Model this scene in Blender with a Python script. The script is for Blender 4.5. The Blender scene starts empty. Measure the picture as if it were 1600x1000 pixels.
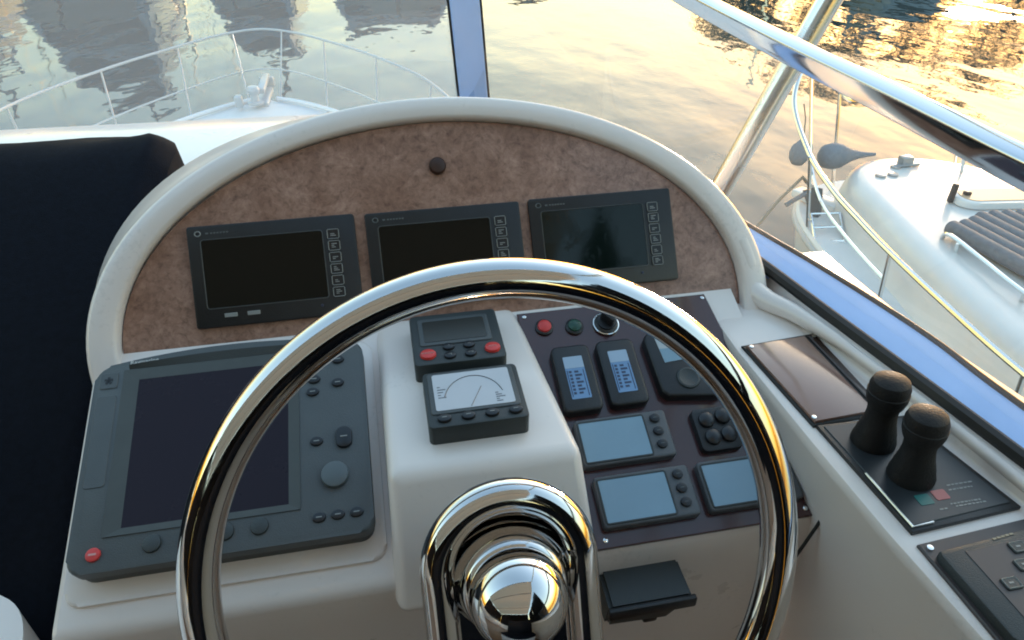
import bpy, bmesh, math, random
from mathutils import Vector, Matrix
from math import radians as R, sin, cos, pi
random.seed(7)
scene = bpy.context.scene
ZC = 4.75                      # eye height above the water
def w(x, y, z): return Vector((x, y, z + ZC))

# ------------------------------------------------------------------ camera
PITCH, YAW, FPX = R(35.0), R(10.8), 1095.0
cd = bpy.data.cameras.new('camera'); cam = bpy.data.objects.new('camera', cd)
scene.collection.objects.link(cam)
cd.sensor_width = 36.0; cd.lens = 36.0 * FPX / 1600.0
cd.clip_start = 0.02; cd.clip_end = 6000
cam.location = w(0, 0, 0)
cam.rotation_euler = (R(90) - PITCH, 0, -YAW)
scene.camera = cam
# ------------------------------------------------------------------ sky, sun, exposure
SUN_AZ, SUN_EL = R(42), R(3.7)        # azimuth clockwise from +Y
world = bpy.data.worlds.new('World'); scene.world = world; world.use_nodes = True
nt = world.node_tree; nt.nodes.clear()
sky = nt.nodes.new('ShaderNodeTexSky'); sky.sky_type = 'NISHITA'; sky.sun_disc = False
sky.sun_elevation = SUN_EL; sky.sun_rotation = SUN_AZ
sky.altitude = 0; sky.air_density = 1.5; sky.dust_density = 1.5; sky.ozone_density = 1.95
bg = nt.nodes.new('ShaderNodeBackground'); bg.inputs['Strength'].default_value = 0.15
wo = nt.nodes.new('ShaderNodeOutputWorld')
nt.links.new(sky.outputs[0], bg.inputs[0]); nt.links.new(bg.outputs[0], wo.inputs[0])
sd = bpy.data.lights.new('sun', 'SUN'); sun = bpy.data.objects.new('sun', sd)
scene.collection.objects.link(sun)
sd.energy = 0.5; sd.angle = R(10); sd.color = (1.0, 0.86, 0.68)
sdir = Vector((sin(SUN_AZ) * cos(SUN_EL), cos(SUN_AZ) * cos(SUN_EL), sin(SUN_EL)))
sun.rotation_euler = (-sdir).to_track_quat('-Z', 'Y').to_euler()
sun.location = w(20, 20, 20)
scene.view_settings.view_transform = 'Standard'; scene.view_settings.look = 'None'
scene.view_settings.gamma = 1.0; scene.view_settings.use_curve_mapping = False
scene.view_settings.exposure = 3.42
scene.cycles.use_denoising = True
scene.cycles.pixel_filter_type = 'BLACKMAN_HARRIS'; scene.cycles.filter_width = 1.9
scene.cycles.max_bounces = 10; scene.cycles.transparent_max_bounces = 12
scene.cycles.caustics_reflective = False; scene.cycles.caustics_refractive = False
scene.cycles.sample_clamp_indirect = 6.0

# ------------------------------------------------------------------ materials
MATS = {}
def mat(name, col, rough=0.5, metal=0.0, coat=0.0, noise=0.0, nscale=30.0, bump=0.0, bscale=80.0, spec=0.5, col2=None, sheen=0.0, rvar=0.0):
    if name in MATS: return MATS[name]
    m = bpy.data.materials.new(name); m.use_nodes = True
    n, l = m.node_tree.nodes, m.node_tree.links
    b = n['Principled BSDF']
    b.inputs['Base Color'].default_value = (*col, 1); b.inputs['Roughness'].default_value = rough
    b.inputs['Metallic'].default_value = metal; b.inputs['Coat Weight'].default_value = coat
    b.inputs['Coat Roughness'].default_value = 0.08; b.inputs['Specular IOR Level'].default_value = spec
    if sheen: b.inputs['Sheen Weight'].default_value = sheen
    tc = n.new('ShaderNodeTexCoord')
    if noise or col2 or rvar:
        t = n.new('ShaderNodeTexNoise'); t.inputs['Scale'].default_value = nscale; t.inputs['Detail'].default_value = 6
        t.inputs['Roughness'].default_value = .62
        l.new(tc.outputs['Object'], t.inputs['Vector'])
        if noise or col2:
            r = n.new('ShaderNodeValToRGB'); r.color_ramp.elements[0].position = .3; r.color_ramp.elements[1].position = .72
            a = col2 or tuple(c * (1 - noise) for c in col)
            bb = col if col2 else tuple(min(1, c * (1 + noise)) for c in col)
            r.color_ramp.elements[0].color = (*a, 1); r.color_ramp.elements[1].color = (*bb, 1)
            l.new(t.outputs['Fac'], r.inputs['Fac']); l.new(r.outputs[0], b.inputs['Base Color'])
        if rvar:
            mr = n.new('ShaderNodeMapRange'); mr.inputs['From Min'].default_value = .3; mr.inputs['From Max'].default_value = .7
            mr.inputs['To Min'].default_value = max(.01, rough - rvar); mr.inputs['To Max'].default_value = rough + rvar
            l.new(t.outputs['Fac'], mr.inputs['Value']); l.new(mr.outputs[0], b.inputs['Roughness'])
    if bump:
        t2 = n.new('ShaderNodeTexNoise'); t2.inputs['Scale'].default_value = bscale; t2.inputs['Detail'].default_value = 4
        l.new(tc.outputs['Object'], t2.inputs['Vector'])
        bu = n.new('ShaderNodeBump'); bu.inputs['Strength'].default_value = bump; bu.inputs['Distance'].default_value = .002
        l.new(t2.outputs['Fac'], bu.inputs['Height']); l.new(bu.outputs[0], b.inputs['Normal'])
    MATS[name] = m; return m
GEL = mat('cream_gelcoat', (.83, .75, .70), .30, coat=.35, noise=.015, nscale=5, rvar=.05)
GELW = mat('white_gelcoat', (.78, .78, .79), .28, coat=.4, noise=.01, nscale=3, rvar=.03)
GELB = mat('weathered_cream_gelcoat', (.68, .67, .65), .34, coat=.3, noise=.04, nscale=2.5, rvar=.06)
GELN = mat('nonskid_gelcoat', (.70, .70, .69), .55, noise=.05, nscale=4, bump=.5, bscale=120)
CHROME = mat('polished_steel', (.63, .61, .595), .045, metal=1, rvar=.03, nscale=18)
STEEL = mat('stainless_steel', (.74, .74, .73), .14, metal=1, rvar=.06, nscale=14)
ALU = mat('sky_reflection_blue_trim', (.40, .57, .92), .32, metal=.0, rvar=.05, nscale=10, noise=.04)  # reflected blue sky on the frame is put into this base colour
GREY = mat('grey_plastic', (.072, .084, .090), .48, noise=.12, nscale=14, bump=.25, bscale=900)
GREYD = mat('dark_grey_plastic', (.032, .040, .042), .45, noise=.1, nscale=20, bump=.25, bscale=900)
GREYI = mat('instrument_grey_plastic', (.085, .092, .100), .42, noise=.1, nscale=20, bump=.2, bscale=900)
BLACK = mat('black_plastic', (.012, .013, .015), .38, noise=.2, nscale=30, bump=.2, bscale=700)
BLACKM = mat('black_rubber', (.010, .010, .010), .55, noise=.2, nscale=40)
BLKEY = mat('black_rubber_key', (.010, .012, .016), .30)
SCR = mat('dark_glass_screen', (.004, .005, .004), .10, spec=.22, rvar=.03, nscale=8)
SCRP = mat('purple_black_screen', (.018, .012, .020), .26, spec=.2, rvar=.05, nscale=9)
SCRG = mat('green_black_screen', (.005, .010, .008), .10, spec=.3)
LCD = mat('blue_grey_lcd', (.22, .34, .43), .24, noise=.06, nscale=10)
LCDP = mat('pale_lcd', (.50, .52, .56), .26, noise=.05, nscale=12)
LCDB = mat('bright_blue_lcd', (.17, .30, .50), .24, noise=.05, nscale=12)
INK = mat('lcd_ink', (.03, .045, .09), .35)
INKG = mat('grey_lcd_ink', (.16, .17, .19), .35)
RED = mat('red_key', (.62, .05, .045), .35)
REDP = mat('red_print', (.36, .10, .10), .4)
GREENP = mat('green_print', (.01, .13, .12), .4)
PRINT = mat('white_print', (.62, .62, .60), .5)
PRINTG = mat('grey_print', (.26, .27, .26), .5)
PRINTD = mat('dim_print', (.10, .11, .11), .5)
NAVY = mat('navy_canvas', (.0038, .0055, .0105), .85, noise=.3, nscale=120, bump=.4, bscale=700, spec=.15)
SMOKE = mat('brown_smoked_acrylic', (.26, .15, .115), .16, coat=.6, rvar=.06, nscale=6, noise=.08)
PANEL = mat('burgundy_panel', (.055, .018, .019), .22, coat=.5, rvar=.06, nscale=9, noise=.15)
PLATE = mat('throttle_plate', (.024, .028, .032), .34, rvar=.06, nscale=9, noise=.1)
VIOLET = mat('brown_grey_plate', (.055, .045, .045), .4, noise=.1, nscale=12)
WOODK = mat('dark_wood_plug', (.045, .018, .013), .35, noise=.2, nscale=60)
BEIGE = mat('beige_canvas', (.58, .46, .34), .8, noise=.05, nscale=60, bump=.3, bscale=500)
def translucent(m, col, fac):
    n, l = m.node_tree.nodes, m.node_tree.links; b = n['Principled BSDF']; o = n['Material Output']
    t = n.new('ShaderNodeBsdfTranslucent'); t.inputs[0].default_value = (*col, 1); x = n.new('ShaderNodeMixShader'); x.inputs[0].default_value = fac
    l.new(b.outputs[0], x.inputs[1]); l.new(t.outputs[0], x.inputs[2]); l.new(x.outputs[0], o.inputs[0])
translucent(BEIGE, (.62, .50, .38), .42)
PADC = mat('grey_sunpad_fabric', (.13, .145, .17), .8, noise=.18, nscale=30, bump=.4, bscale=300)
TAN = mat('tan_hatch_lens', (.62, .42, .27), .22, noise=.04, nscale=5)
FEND = mat('grey_fender_cover', (.16, .19, .23), .8, noise=.15, nscale=40)
ROPE = mat('mooring_rope', (.20, .17, .13), .85, noise=.3, nscale=90)
TEAK = mat('teak_deck', (.24, .13, .07), .55, noise=.2, nscale=20)
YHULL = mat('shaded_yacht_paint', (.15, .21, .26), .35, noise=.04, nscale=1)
YBLUE = mat('blue_yacht_paint', (.03, .05, .10), .3, noise=.05, nscale=1)
YGLASS = mat('dark_yacht_glass', (.01, .014, .018), .08)
CONC = mat('quay_concrete', (.28, .27, .25), .8, noise=.2, nscale=2, bump=.4, bscale=20)
BARK = mat('bark', (.07, .05, .035), .9, noise=.3, nscale=12)
LEAF = mat('dark_leaf', (.028, .042, .022), .6, noise=.4, nscale=1.5)

def smudge(m, lo, hi, scale, thr):
    n, l = m.node_tree.nodes, m.node_tree.links; b = n['Principled BSDF']; tc = n.new('ShaderNodeTexCoord')
    t = n.new('ShaderNodeTexNoise'); t.inputs['Scale'].default_value = scale; t.inputs['Detail'].default_value = 7; t.inputs['Roughness'].default_value = .7; t.inputs['Distortion'].default_value = .8
    l.new(tc.outputs['Object'], t.inputs['Vector'])
    mr = n.new('ShaderNodeMapRange'); mr.inputs['From Min'].default_value = thr; mr.inputs['From Max'].default_value = thr + .22; mr.inputs['To Min'].default_value = lo; mr.inputs['To Max'].default_value = hi
    l.new(t.outputs['Fac'], mr.inputs['Value']); l.new(mr.outputs[0], b.inputs['Roughness'])
smudge(CHROME, .035, .16, 26, .48); smudge(SCR, .07, .30, 22, .5); smudge(SCRG, .07, .30, 22, .5); smudge(SMOKE, .10, .30, 14, .45)
def specks(m, amt):
    n, l = m.node_tree.nodes, m.node_tree.links; b = n['Principled BSDF']; tc = n.new('ShaderNodeTexCoord')
    src = b.inputs['Base Color'].links[0].from_socket
    t = n.new('ShaderNodeTexNoise'); t.inputs['Scale'].default_value = 190; t.inputs['Detail'].default_value = 3; l.new(tc.outputs['Object'], t.inputs['Vector'])
    t2 = n.new('ShaderNodeTexNoise'); t2.inputs['Scale'].default_value = 7; t2.inputs['Detail'].default_value = 6; l.new(tc.outputs['Object'], t2.inputs['Vector'])
    ad = n.new('ShaderNodeMath'); ad.operation = 'ADD'; l.new(t.outputs['Fac'], ad.inputs[0]); l.new(t2.outputs['Fac'], ad.inputs[1])
    mr = n.new('ShaderNodeMapRange'); mr.inputs['From Min'].default_value = 1.20; mr.inputs['From Max'].default_value = 1.34; mr.inputs['To Min'].default_value = 0; mr.inputs['To Max'].default_value = amt
    l.new(ad.outputs[0], mr.inputs['Value'])
    mx = n.new('ShaderNodeMixRGB'); mx.inputs[2].default_value = (.22, .19, .15, 1); l.new(mr.outputs[0], mx.inputs[0]); l.new(src, mx.inputs[1]); l.new(mx.outputs[0], b.inputs['Base Color'])
specks(GEL, .10); specks(GELB, .2)
def burl():
    m = bpy.data.materials.new('burl_veneer'); m.use_nodes = True
    n, l = m.node_tree.nodes, m.node_tree.links; b = n['Principled BSDF']
    tc = n.new('ShaderNodeTexCoord')
    wv = n.new('ShaderNodeTexNoise'); wv.inputs['Scale'].default_value = 14; wv.inputs['Detail'].default_value = 5
    l.new(tc.outputs['Object'], wv.inputs['Vector'])
    mx = n.new('ShaderNodeMixRGB'); mx.blend_type = 'ADD'; mx.inputs[0].default_value = .03
    l.new(tc.outputs['Object'], mx.inputs[1]); l.new(wv.outputs['Color'], mx.inputs[2])
    v = n.new('ShaderNodeTexNoise'); v.inputs['Scale'].default_value = 125; v.inputs['Detail'].default_value = 8; v.inputs['Roughness'].default_value = .72; v.inputs['Distortion'].default_value = .35
    l.new(mx.outputs[0], v.inputs['Vector'])
    r = n.new('ShaderNodeValToRGB'); e = r.color_ramp.elements
    e[0].position = .28; e[0].color = (.135, .070, .052, 1); e[1].position = .75; e[1].color = (.50, .325, .255, 1)
    x = e.new(.47); x.color = (.305, .178, .135, 1); x = e.new(.58); x.color = (.375, .225, .172, 1)
    l.new(v.outputs['Fac'], r.inputs['Fac'])
    big = n.new('ShaderNodeTexNoise'); big.inputs['Scale'].default_value = 30; big.inputs['Detail'].default_value = 5
    l.new(tc.outputs['Object'], big.inputs['Vector'])
    r2 = n.new('ShaderNodeValToRGB'); r2.color_ramp.elements[0].position = .35; r2.color_ramp.elements[0].color = (.80, .70, .64, 1)
    r2.color_ramp.elements[1].position = .68; r2.color_ramp.elements[1].color = (1.15, 1.1, 1.06, 1)
    l.new(big.outputs['Fac'], r2.inputs['Fac'])
    m2 = n.new('ShaderNodeMixRGB'); m2.blend_type = 'MULTIPLY'; m2.inputs[0].default_value = 1
    l.new(r.outputs[0], m2.inputs[1]); l.new(r2.outputs[0], m2.inputs[2]); l.new(m2.outputs[0], b.inputs['Base Color'])
    b.inputs['Roughness'].default_value = .34; b.inputs['Coat Weight'].default_value = .25; b.inputs['Coat Roughness'].default_value = .15
    return m
BURL = burl()
def water_mat():
    m = bpy.data.materials.new('harbour_water'); m.use_nodes = True
    n, l = m.node_tree.nodes, m.node_tree.links; b = n['Principled BSDF']
    b.inputs['Base Color'].default_value = (.035, .050, .048, 1); b.inputs['Roughness'].default_value = .03; b.inputs['IOR'].default_value = 1.333
    tc = n.new('ShaderNodeTexCoord')
    prev = None
    for sc, st, det, dist in ((.35, (1, .55, 1), 2, .09), (1.3, (1, .6, 1), 2, .018), (4.0, (1, .7, 1), 1, .0012)):
        mp = n.new('ShaderNodeMapping'); mp.inputs['Scale'].default_value = st; mp.inputs['Rotation'].default_value = (0, 0, R(-20) * sc)
        l.new(tc.outputs['Object'], mp.inputs['Vector'])
        t = n.new('ShaderNodeTexNoise'); t.inputs['Scale'].default_value = sc; t.inputs['Detail'].default_value = det; t.inputs['Roughness'].default_value = .45
        l.new(mp.outputs[0], t.inputs['Vector'])
        bu = n.new('ShaderNodeBump'); bu.inputs['Strength'].default_value = 1; bu.inputs['Distance'].default_value = dist
        l.new(t.outputs['Fac'], bu.inputs['Height'])
        if prev: l.new(prev.outputs[0], bu.inputs['Normal'])
        prev = bu
    l.new(prev.outputs[0], b.inputs['Normal'])
    return m
WATER = water_mat()
def glass_mat(name, tint, refl, haze=0, hcol=(.8, .88, .92)):
    m = bpy.data.materials.new(name); m.use_nodes = True
    n, l = m.node_tree.nodes, m.node_tree.links; n.clear()
    o = n.new('ShaderNodeOutputMaterial'); mx = n.new('ShaderNodeMixShader'); t = n.new('ShaderNodeBsdfTransparent'); g = n.new('ShaderNodeBsdfGlossy')
    t.inputs[0].default_value = (*tint, 1); g.inputs['Roughness'].default_value = .03
    lw = n.new('ShaderNodeLayerWeight'); lw.inputs['Blend'].default_value = .5
    pw = n.new('ShaderNodeMath'); pw.operation = 'POWER'; pw.inputs[1].default_value = 5.0; l.new(lw.outputs['Facing'], pw.inputs[0])
    f = n.new('ShaderNodeMath'); f.operation = 'MULTIPLY_ADD'; f.inputs[1].default_value = .8; f.inputs[2].default_value = refl; l.new(pw.outputs[0], f.inputs[0])
    l.new(f.outputs[0], mx.inputs[0]); l.new(g.outputs[0], mx.inputs[2]); l.new(mx.outputs[0], o.inputs[0])
    if haze:   # salt-scuffed acrylic scatters some light
        tl = n.new('ShaderNodeBsdfTranslucent'); df = n.new('ShaderNodeBsdfDiffuse'); ad = n.new('ShaderNodeMixShader'); hz = n.new('ShaderNodeMixShader')
        tl.inputs[0].default_value = (*hcol, 1); df.inputs[0].default_value = (*hcol, 1); ad.inputs[0].default_value = .35; hz.inputs[0].default_value = haze
        l.new(tl.outputs[0], ad.inputs[1]); l.new(df.outputs[0], ad.inputs[2]); l.new(t.outputs[0], hz.inputs[1]); l.new(ad.outputs[0], hz.inputs[2]); l.new(hz.outputs[0], mx.inputs[1])
    else: l.new(t.outputs[0], mx.inputs[1])
    return m
GLASSF = glass_mat('tinted_windscreen_glass', (.84, .91, .98), .04, .20, (.60, .72, .90))
GLASSS = glass_mat('clear_windscreen_glass', (.97, .98, .98), .03, .04, (.9, .88, .84))

# ------------------------------------------------------------------ mesh helpers
C = scene.collection
def obj(name, bm, m, parent=None, smooth=True, ang=40):
    me = bpy.data.meshes.new(name)
    bmesh.ops.recalc_face_normals(bm, faces=bm.faces)
    bm.to_mesh(me); bm.free()
    me.materials.append(m)
    if smooth:
        me.polygons.foreach_set('use_smooth', [True] * len(me.polygons))
        try: me.set_sharp_from_angle(angle=R(ang))
        except Exception: pass
    o = bpy.data.objects.new(name, me); C.objects.link(o)
    if parent: o.parent = parent
    return o
def tag(o, label, cat, group=None, kind=None):
    o['label'] = label; o['category'] = cat
    if group: o['group'] = group
    if kind: o['kind'] = kind
    return o
def struct(o, kind='structure'): o['kind'] = kind; return o
def thing(name, label, cat, M=None, group=None):
    o = bpy.data.objects.new(name, None); C.objects.link(o)
    o.empty_display_size = .05
    if M is not None: o.matrix_world = M
    return tag(o, label, cat, group)
def frame(P, th, a=0):
    t, a = R(th), R(a)
    u = Vector((cos(a), sin(a), 0)); v = Vector((-sin(a) * cos(t), cos(a) * cos(t), sin(t))); n = u.cross(v)
    return Matrix(((u.x, v.x, n.x, P.x), (u.y, v.y, n.y, P.y), (u.z, v.z, n.z, P.z), (0, 0, 0, 1)))
def at(M, u, v, h=0): return M @ Matrix.Translation((u, v, h))
def rbox(x0, x1, y0, y1, z0, z1, bev=0, seg=2, bm=None, M=None):
    b2 = bmesh.new()
    vs = [b2.verts.new((x, y, z)) for z in (z0, z1) for y in (y0, y1) for x in (x0, x1)]
    for f in ((0, 2, 3, 1), (4, 5, 7, 6), (0, 1, 5, 4), (2, 6, 7, 3), (0, 4, 6, 2), (1, 3, 7, 5)): b2.faces.new([vs[i] for i in f])
    if bev: bmesh.ops.bevel(b2, geom=list(b2.edges), offset=bev, segments=seg, affect='EDGES', profile=.5)
    return merge(bm, b2, M)
def merge(bm, b2, M=None):
    if M is not None: bmesh.ops.transform(b2, matrix=M, verts=b2.verts)
    if bm is None: return b2
    me = bpy.data.meshes.new('tmp'); b2.to_mesh(me); b2.free(); bm.from_mesh(me); bpy.data.meshes.remove(me)
    return bm
def rrect(x0, x1, y0, y1, r, n=5):
    pts = []
    for cx, cy, a in ((x1 - r, y0 + r, -90), (x1 - r, y1 - r, 0), (x0 + r, y1 - r, 90), (x0 + r, y0 + r, 180)):
        for i in range(n + 1):
            t = R(a + 90 * i / n); pts.append((cx + r * cos(t), cy + r * sin(t)))
    return pts
def prism(poly, z0, z1, bev=0, seg=2, bm=None, M=None, both=False):
    b2 = bmesh.new()
    lo = [b2.verts.new((p[0], p[1], z0)) for p in poly]; hi = [b2.verts.new((p[0], p[1], z1)) for p in poly]
    n = len(poly)
    for i in range(n): b2.faces.new((lo[i], lo[(i + 1) % n], hi[(i + 1) % n], hi[i]))
    b2.faces.new(hi); b2.faces.new(lo[::-1])
    if bev:
        es = [e for e in b2.edges if (e.verts[0] in hi and e.verts[1] in hi) or (both and e.verts[0] in lo and e.verts[1] in lo)]
        bmesh.ops.bevel(b2, geom=es, offset=bev, segments=seg, affect='EDGES', profile=.5)
    return merge(bm, b2, M)
def cyl(cx, cy, z0, z1, r, n=20, bev=0, bm=None, rx=None):
    poly = [(cx + r * cos(2 * pi * i / n), cy + (rx or r) * sin(2 * pi * i / n)) for i in range(n)]
    return prism(poly, z0, z1, bev, 2, bm)
def lathe(prof, n=32, bm=None, M=None, cap=True):
    b2 = bmesh.new(); rings = []
    for r, z in prof:
        if r < 1e-6: rings.append([b2.verts.new((0, 0, z))])
        else: rings.append([b2.verts.new((r * cos(2 * pi * i / n), r * sin(2 * pi * i / n), z)) for i in range(n)])
    for a, b in zip(rings, rings[1:]):
        for i in range(n):
            j = (i + 1) % n
            if len(a) == 1 and len(b) == 1: continue
            if len(a) == 1: b2.faces.new((a[0], b[i], b[j]))
            elif len(b) == 1: b2.faces.new((a[i], a[j], b[0]))
            else: b2.faces.new((a[i], a[j], b[j], b[i]))
    if cap:
        if len(rings[0]) > 1: b2.faces.new(rings[0][::-1])
        if len(rings[-1]) > 1: b2.faces.new(rings[-1])
    return merge(bm, b2, M)
def spline(pts, n=8, closed=False):
    pts = [Vector(p) for p in pts]; out = []; N = len(pts)
    for i in range(N if closed else N - 1):
        if closed: p = [pts[(i + k) % N] for k in (-1, 0, 1, 2)]
        else: p = [pts[max(i - 1, 0)], pts[i], pts[i + 1], pts[min(i + 2, N - 1)]]
        for k in range(n):
            t = k / n
            out.append(.5 * ((2 * p[1]) + (p[2] - p[0]) * t + (2 * p[0] - 5 * p[1] + 4 * p[2] - p[3]) * t * t + (3 * p[1] - p[0] - 3 * p[2] + p[3]) * t ** 3))
    if not closed: out.append(pts[-1])
    return out
def tube(path, r, n=12, closed=False, bm=None, flat=None, upv=None):
    """round (or flat=(w,h) oval) tube along a path"""
    path = [Vector(p) for p in path]; N = len(path); b2 = bmesh.new(); rings = []
    up = Vector(upv) if upv else None; prevx = None
    for i, p in enumerate(path):
        if closed: t = (path[(i + 1) % N] - path[i - 1]).normalized()
        else: t = (path[min(i + 1, N - 1)] - path[max(i - 1, 0)]).normalized()
        if up is not None: x = t.cross(up).normalized()
        elif prevx is None:
            x = t.cross(Vector((0, 0, 1)));
            if x.length < 1e-3: x = t.cross(Vector((0, 1, 0)))
            x.normalize()
        else: x = (prevx - t * prevx.dot(t)).normalized()
        y = x.cross(t); prevx = x
        rr = r[i] if isinstance(r, (list, tuple)) else r
        if flat:
            hw, hh, br = flat; prof = rrect(-hw, hw, -hh, hh, br, 3)
            rings.append([b2.verts.new(p + x * a + y * b) for a, b in prof])
        else: rings.append([b2.verts.new(p + x * rr * cos(2 * pi * k / n) + y * rr * sin(2 * pi * k / n)) for k in range(n)])
    K = len(rings[0])
    for i in range(N if closed else N - 1):
        a, b = rings[i], rings[(i + 1) % N]
        for k in range(K): b2.faces.new((a[k], a[(k + 1) % K], b[(k + 1) % K], b[k]))
    if not closed: b2.faces.new(rings[0][::-1]); b2.faces.new(rings[-1])
    return merge(bm, b2)
def grid(rows, close_u=False, bm=None):
    b2 = bmesh.new(); V = [[b2.verts.new(Vector(p)) for p in row] for row in rows]
    for a, b in zip(V, V[1:]):
        K = len(a)
        for k in range(K if close_u else K - 1): b2.faces.new((a[k], a[(k + 1) % K], b[(k + 1) % K], b[k]))
    return merge(bm, b2)
def text(name, body, size, m, parent, u, v, h, ang=0, ext=.0002):
    cu = bpy.data.curves.new('t', 'FONT'); cu.body = body; cu.size = size; cu.extrude = ext; cu.align_x = 'CENTER'; cu.align_y = 'CENTER'
    o = bpy.data.objects.new('t', cu); C.objects.link(o)
    dg = bpy.context.evaluated_depsgraph_get(); me = bpy.data.meshes.new_from_object(o.evaluated_get(dg))
    bpy.data.objects.remove(o); bpy.data.curves.remove(cu)
    me.materials.append(m); t = bpy.data.objects.new(name, me); C.objects.link(t)
    t.parent = parent; t.location = (u, v, h); t.rotation_euler = (0, 0, ang)
    return t
def wl(pts): return [w(*p) for p in pts]

# ================================================================== water
bm = bmesh.new(); S = 2500
for p in ((-S, -S, 0), (S, -S, 0), (S, S, 0), (-S, S, 0)): bm.verts.new(p)
bm.faces.new(bm.verts); struct(obj('water', bm, WATER, smooth=False))

# ================================================================== own yacht: hull, foredeck, cowl, cockpit
yacht = thing('motor_yacht', 'white motor yacht under the helm, its foredeck and bow ahead', 'yacht', Matrix.Translation((-1.65, 4, 0)))
YO = Vector((-1.65, 4, 0))
half = [(-8, 2.30), (-4, 2.5), (0, 2.55), (3, 2.62), (5.5, 2.6), (7, 2.45), (8.3, 2.15), (9.3, 1.66), (10.1, 1.05), (10.6, .55), (10.85, .18)]
def sect(Y, b, zt, k=1.0):
    return [Vector((x, Y, z)) - YO for x, z in ((-1.65 - b, zt), (-1.65 - b * .97, zt - .25), (-1.65 - b * .86 * k, .65), (-1.65 - b * .78 * k, -.1), (-1.65 + b * .78 * k, -.1), (-1.65 + b * .86 * k, .65), (-1.65 + b * .97, zt - .25), (-1.65 + b, zt))]
rows = []
for Y, b in half:
    zt = 1.35 + .010 * max(0, Y)
    rows.append(sect(Y, b, zt, 1 if Y < 7 else 1 - .09 * (Y - 7)))
obj('hull', grid(rows), GELW, yacht)
bmd = grid([[Vector((-1.65 + s * b, Y, 1.33 + .010 * max(0, Y) + .05 * (1 - abs(s)))) - YO for s in (-1, -.8, -.4, 0, .4, .8, 1)] for Y, b in half if Y > -8.5])
obj('foredeck', bmd, GELN, yacht)
for s in (-1, 1):   # toe rail
    obj('toe_rail', tube(spline([Vector((-1.65 + s * b, Y, 1.38 + .010 * max(0, Y))) - YO for Y, b in half], 4), .03, 8), GELW, yacht)
# flybridge cowl: white moulding ahead of the helm, and the cockpit sides and sole
cow = []
for x in [-4.1 + .2 * i for i in range(22)] + [.24, .36]:
    d = (x + 1.65) / 2.5; yf = 1.66 - .10 * d * d - max(0, x) * .9
    cow.append([Vector(p) - YO for p in (w(x, .72, -.545), w(x, 1.0, -.515), w(x, yf - .12, -.512), w(x, yf - .03, -.520), w(x, yf + .03, -.545), w(x, yf + .16, -.70), w(x, yf + .55, -1.45), w(x, yf + .75, -2.3), w(x, yf + 1.2, -3.2))])
obj('flybridge_cowl', grid(cow), GELW, yacht)
obj('cockpit_sole', rbox(-3.95, .75, -3.5, .8, ZC - 1.66, ZC - 1.60, .01, 1, M=Matrix.Translation(-YO)), TEAK, yacht)
obj('aft_coaming', rbox(-3.95, .80, -3.62, -3.5, ZC - 1.66, ZC - .75, .03, 3, M=Matrix.Translation(-YO)), GELW, yacht)
obj('port_coaming', rbox(-4.07, -3.95, -3.5, 1.0, ZC - 1.66, ZC - .6, .03, 3, M=Matrix.Translation(-YO)), GELW, yacht)
obj('cabin_side', rbox(-3.85, .55, -4.5, 1.6, 1.3, ZC - 1.67, .05, 2, M=Matrix.Translation(-YO)), GELW, yacht)
# anchor windlass and bow roller
obj('bow_roller', rbox(-1.74, -1.56, 10.5, 11.3, 1.46, 1.54, .02, 2, M=Matrix.Translation(-YO)), mat('weathered_rail_steel', (.42, .45, .47), .3), yacht)
wb = lathe([(.11, 0), (.11, .03), (.06, .04), (.05, .13), (.08, .16), (.09, .20), (.07, .24), (0, .25)], 20, M=Matrix.Translation(Vector((-1.72, 10.45, 1.55)) - YO))
rbox(-.05, .05, -.08, .08, 0, .16, .02, 2, wb, Matrix.Translation(Vector((-1.95, 10.5, 1.5)) - YO))
obj('windlass', wb, mat('weathered_rail_steel', (.42, .45, .47), .3), yacht)
ab = rbox(-.05, .05, -.45, .35, 0, .08, .015, 2, None, Matrix.Translation(Vector((-1.65, 11.1, 1.62)) - YO))
rbox(-.11, .11, -.04, .04, -.10, .06, .03, 2, ab, Matrix.Translation(Vector((-1.65, 11.4, 1.60)) - YO))
obj('anchor', ab, mat('weathered_rail_steel', (.42, .45, .47), .3), yacht)
# ---- pulpit rail
rail = thing('bow_rail', 'slim steel pulpit rail curving round the bow ahead', 'railing', Matrix.Translation((-1.65, 9, 1.4)))
RO = Vector((-1.65, 9, 1.4))
rp = [(2.62, 5.2), (2.5, 7.2), (2.28, 8.35), (1.95, 9.15), (1.50, 9.95), (1.05, 10.6), (.62, 11.15), (.28, 11.45), (0, 11.55)]
full = [(-a, b) for a, b in rp] + [(a, b) for a, b in rp[-2::-1]]
def rpath(z, k=1.0, dy=0): return spline([Vector((-1.65 + a * k, b + dy, z)) - RO for a, b in full], 5)
RAILM = mat('weathered_rail_steel', (.42, .45, .47), .3, metal=.8)
obj('top_rail', tube(rpath(ZC - 2.44), .017, 8), RAILM, rail)
obj('mid_rail', tube(rpath(ZC - 2.95, .97, -.25), .012, 6), RAILM, rail)
for s in (-1, 1):
    for (a, b), (a2, b2) in (((2.5, 7.2), (2.42, 7.1)), ((2.28, 8.35), (2.15, 8.2)), ((1.68, 9.65), (1.60, 9.3)), ((.98, 10.7), (.92, 10.2)), ((.35, 11.4), (.22, 10.85))):
        obj('stanchion', tube([Vector((-1.65 + s * a2, b2, 1.42)) - RO, Vector((-1.65 + s * a, b, ZC - 2.44)) - RO], .012, 6), RAILM, rail)

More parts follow.
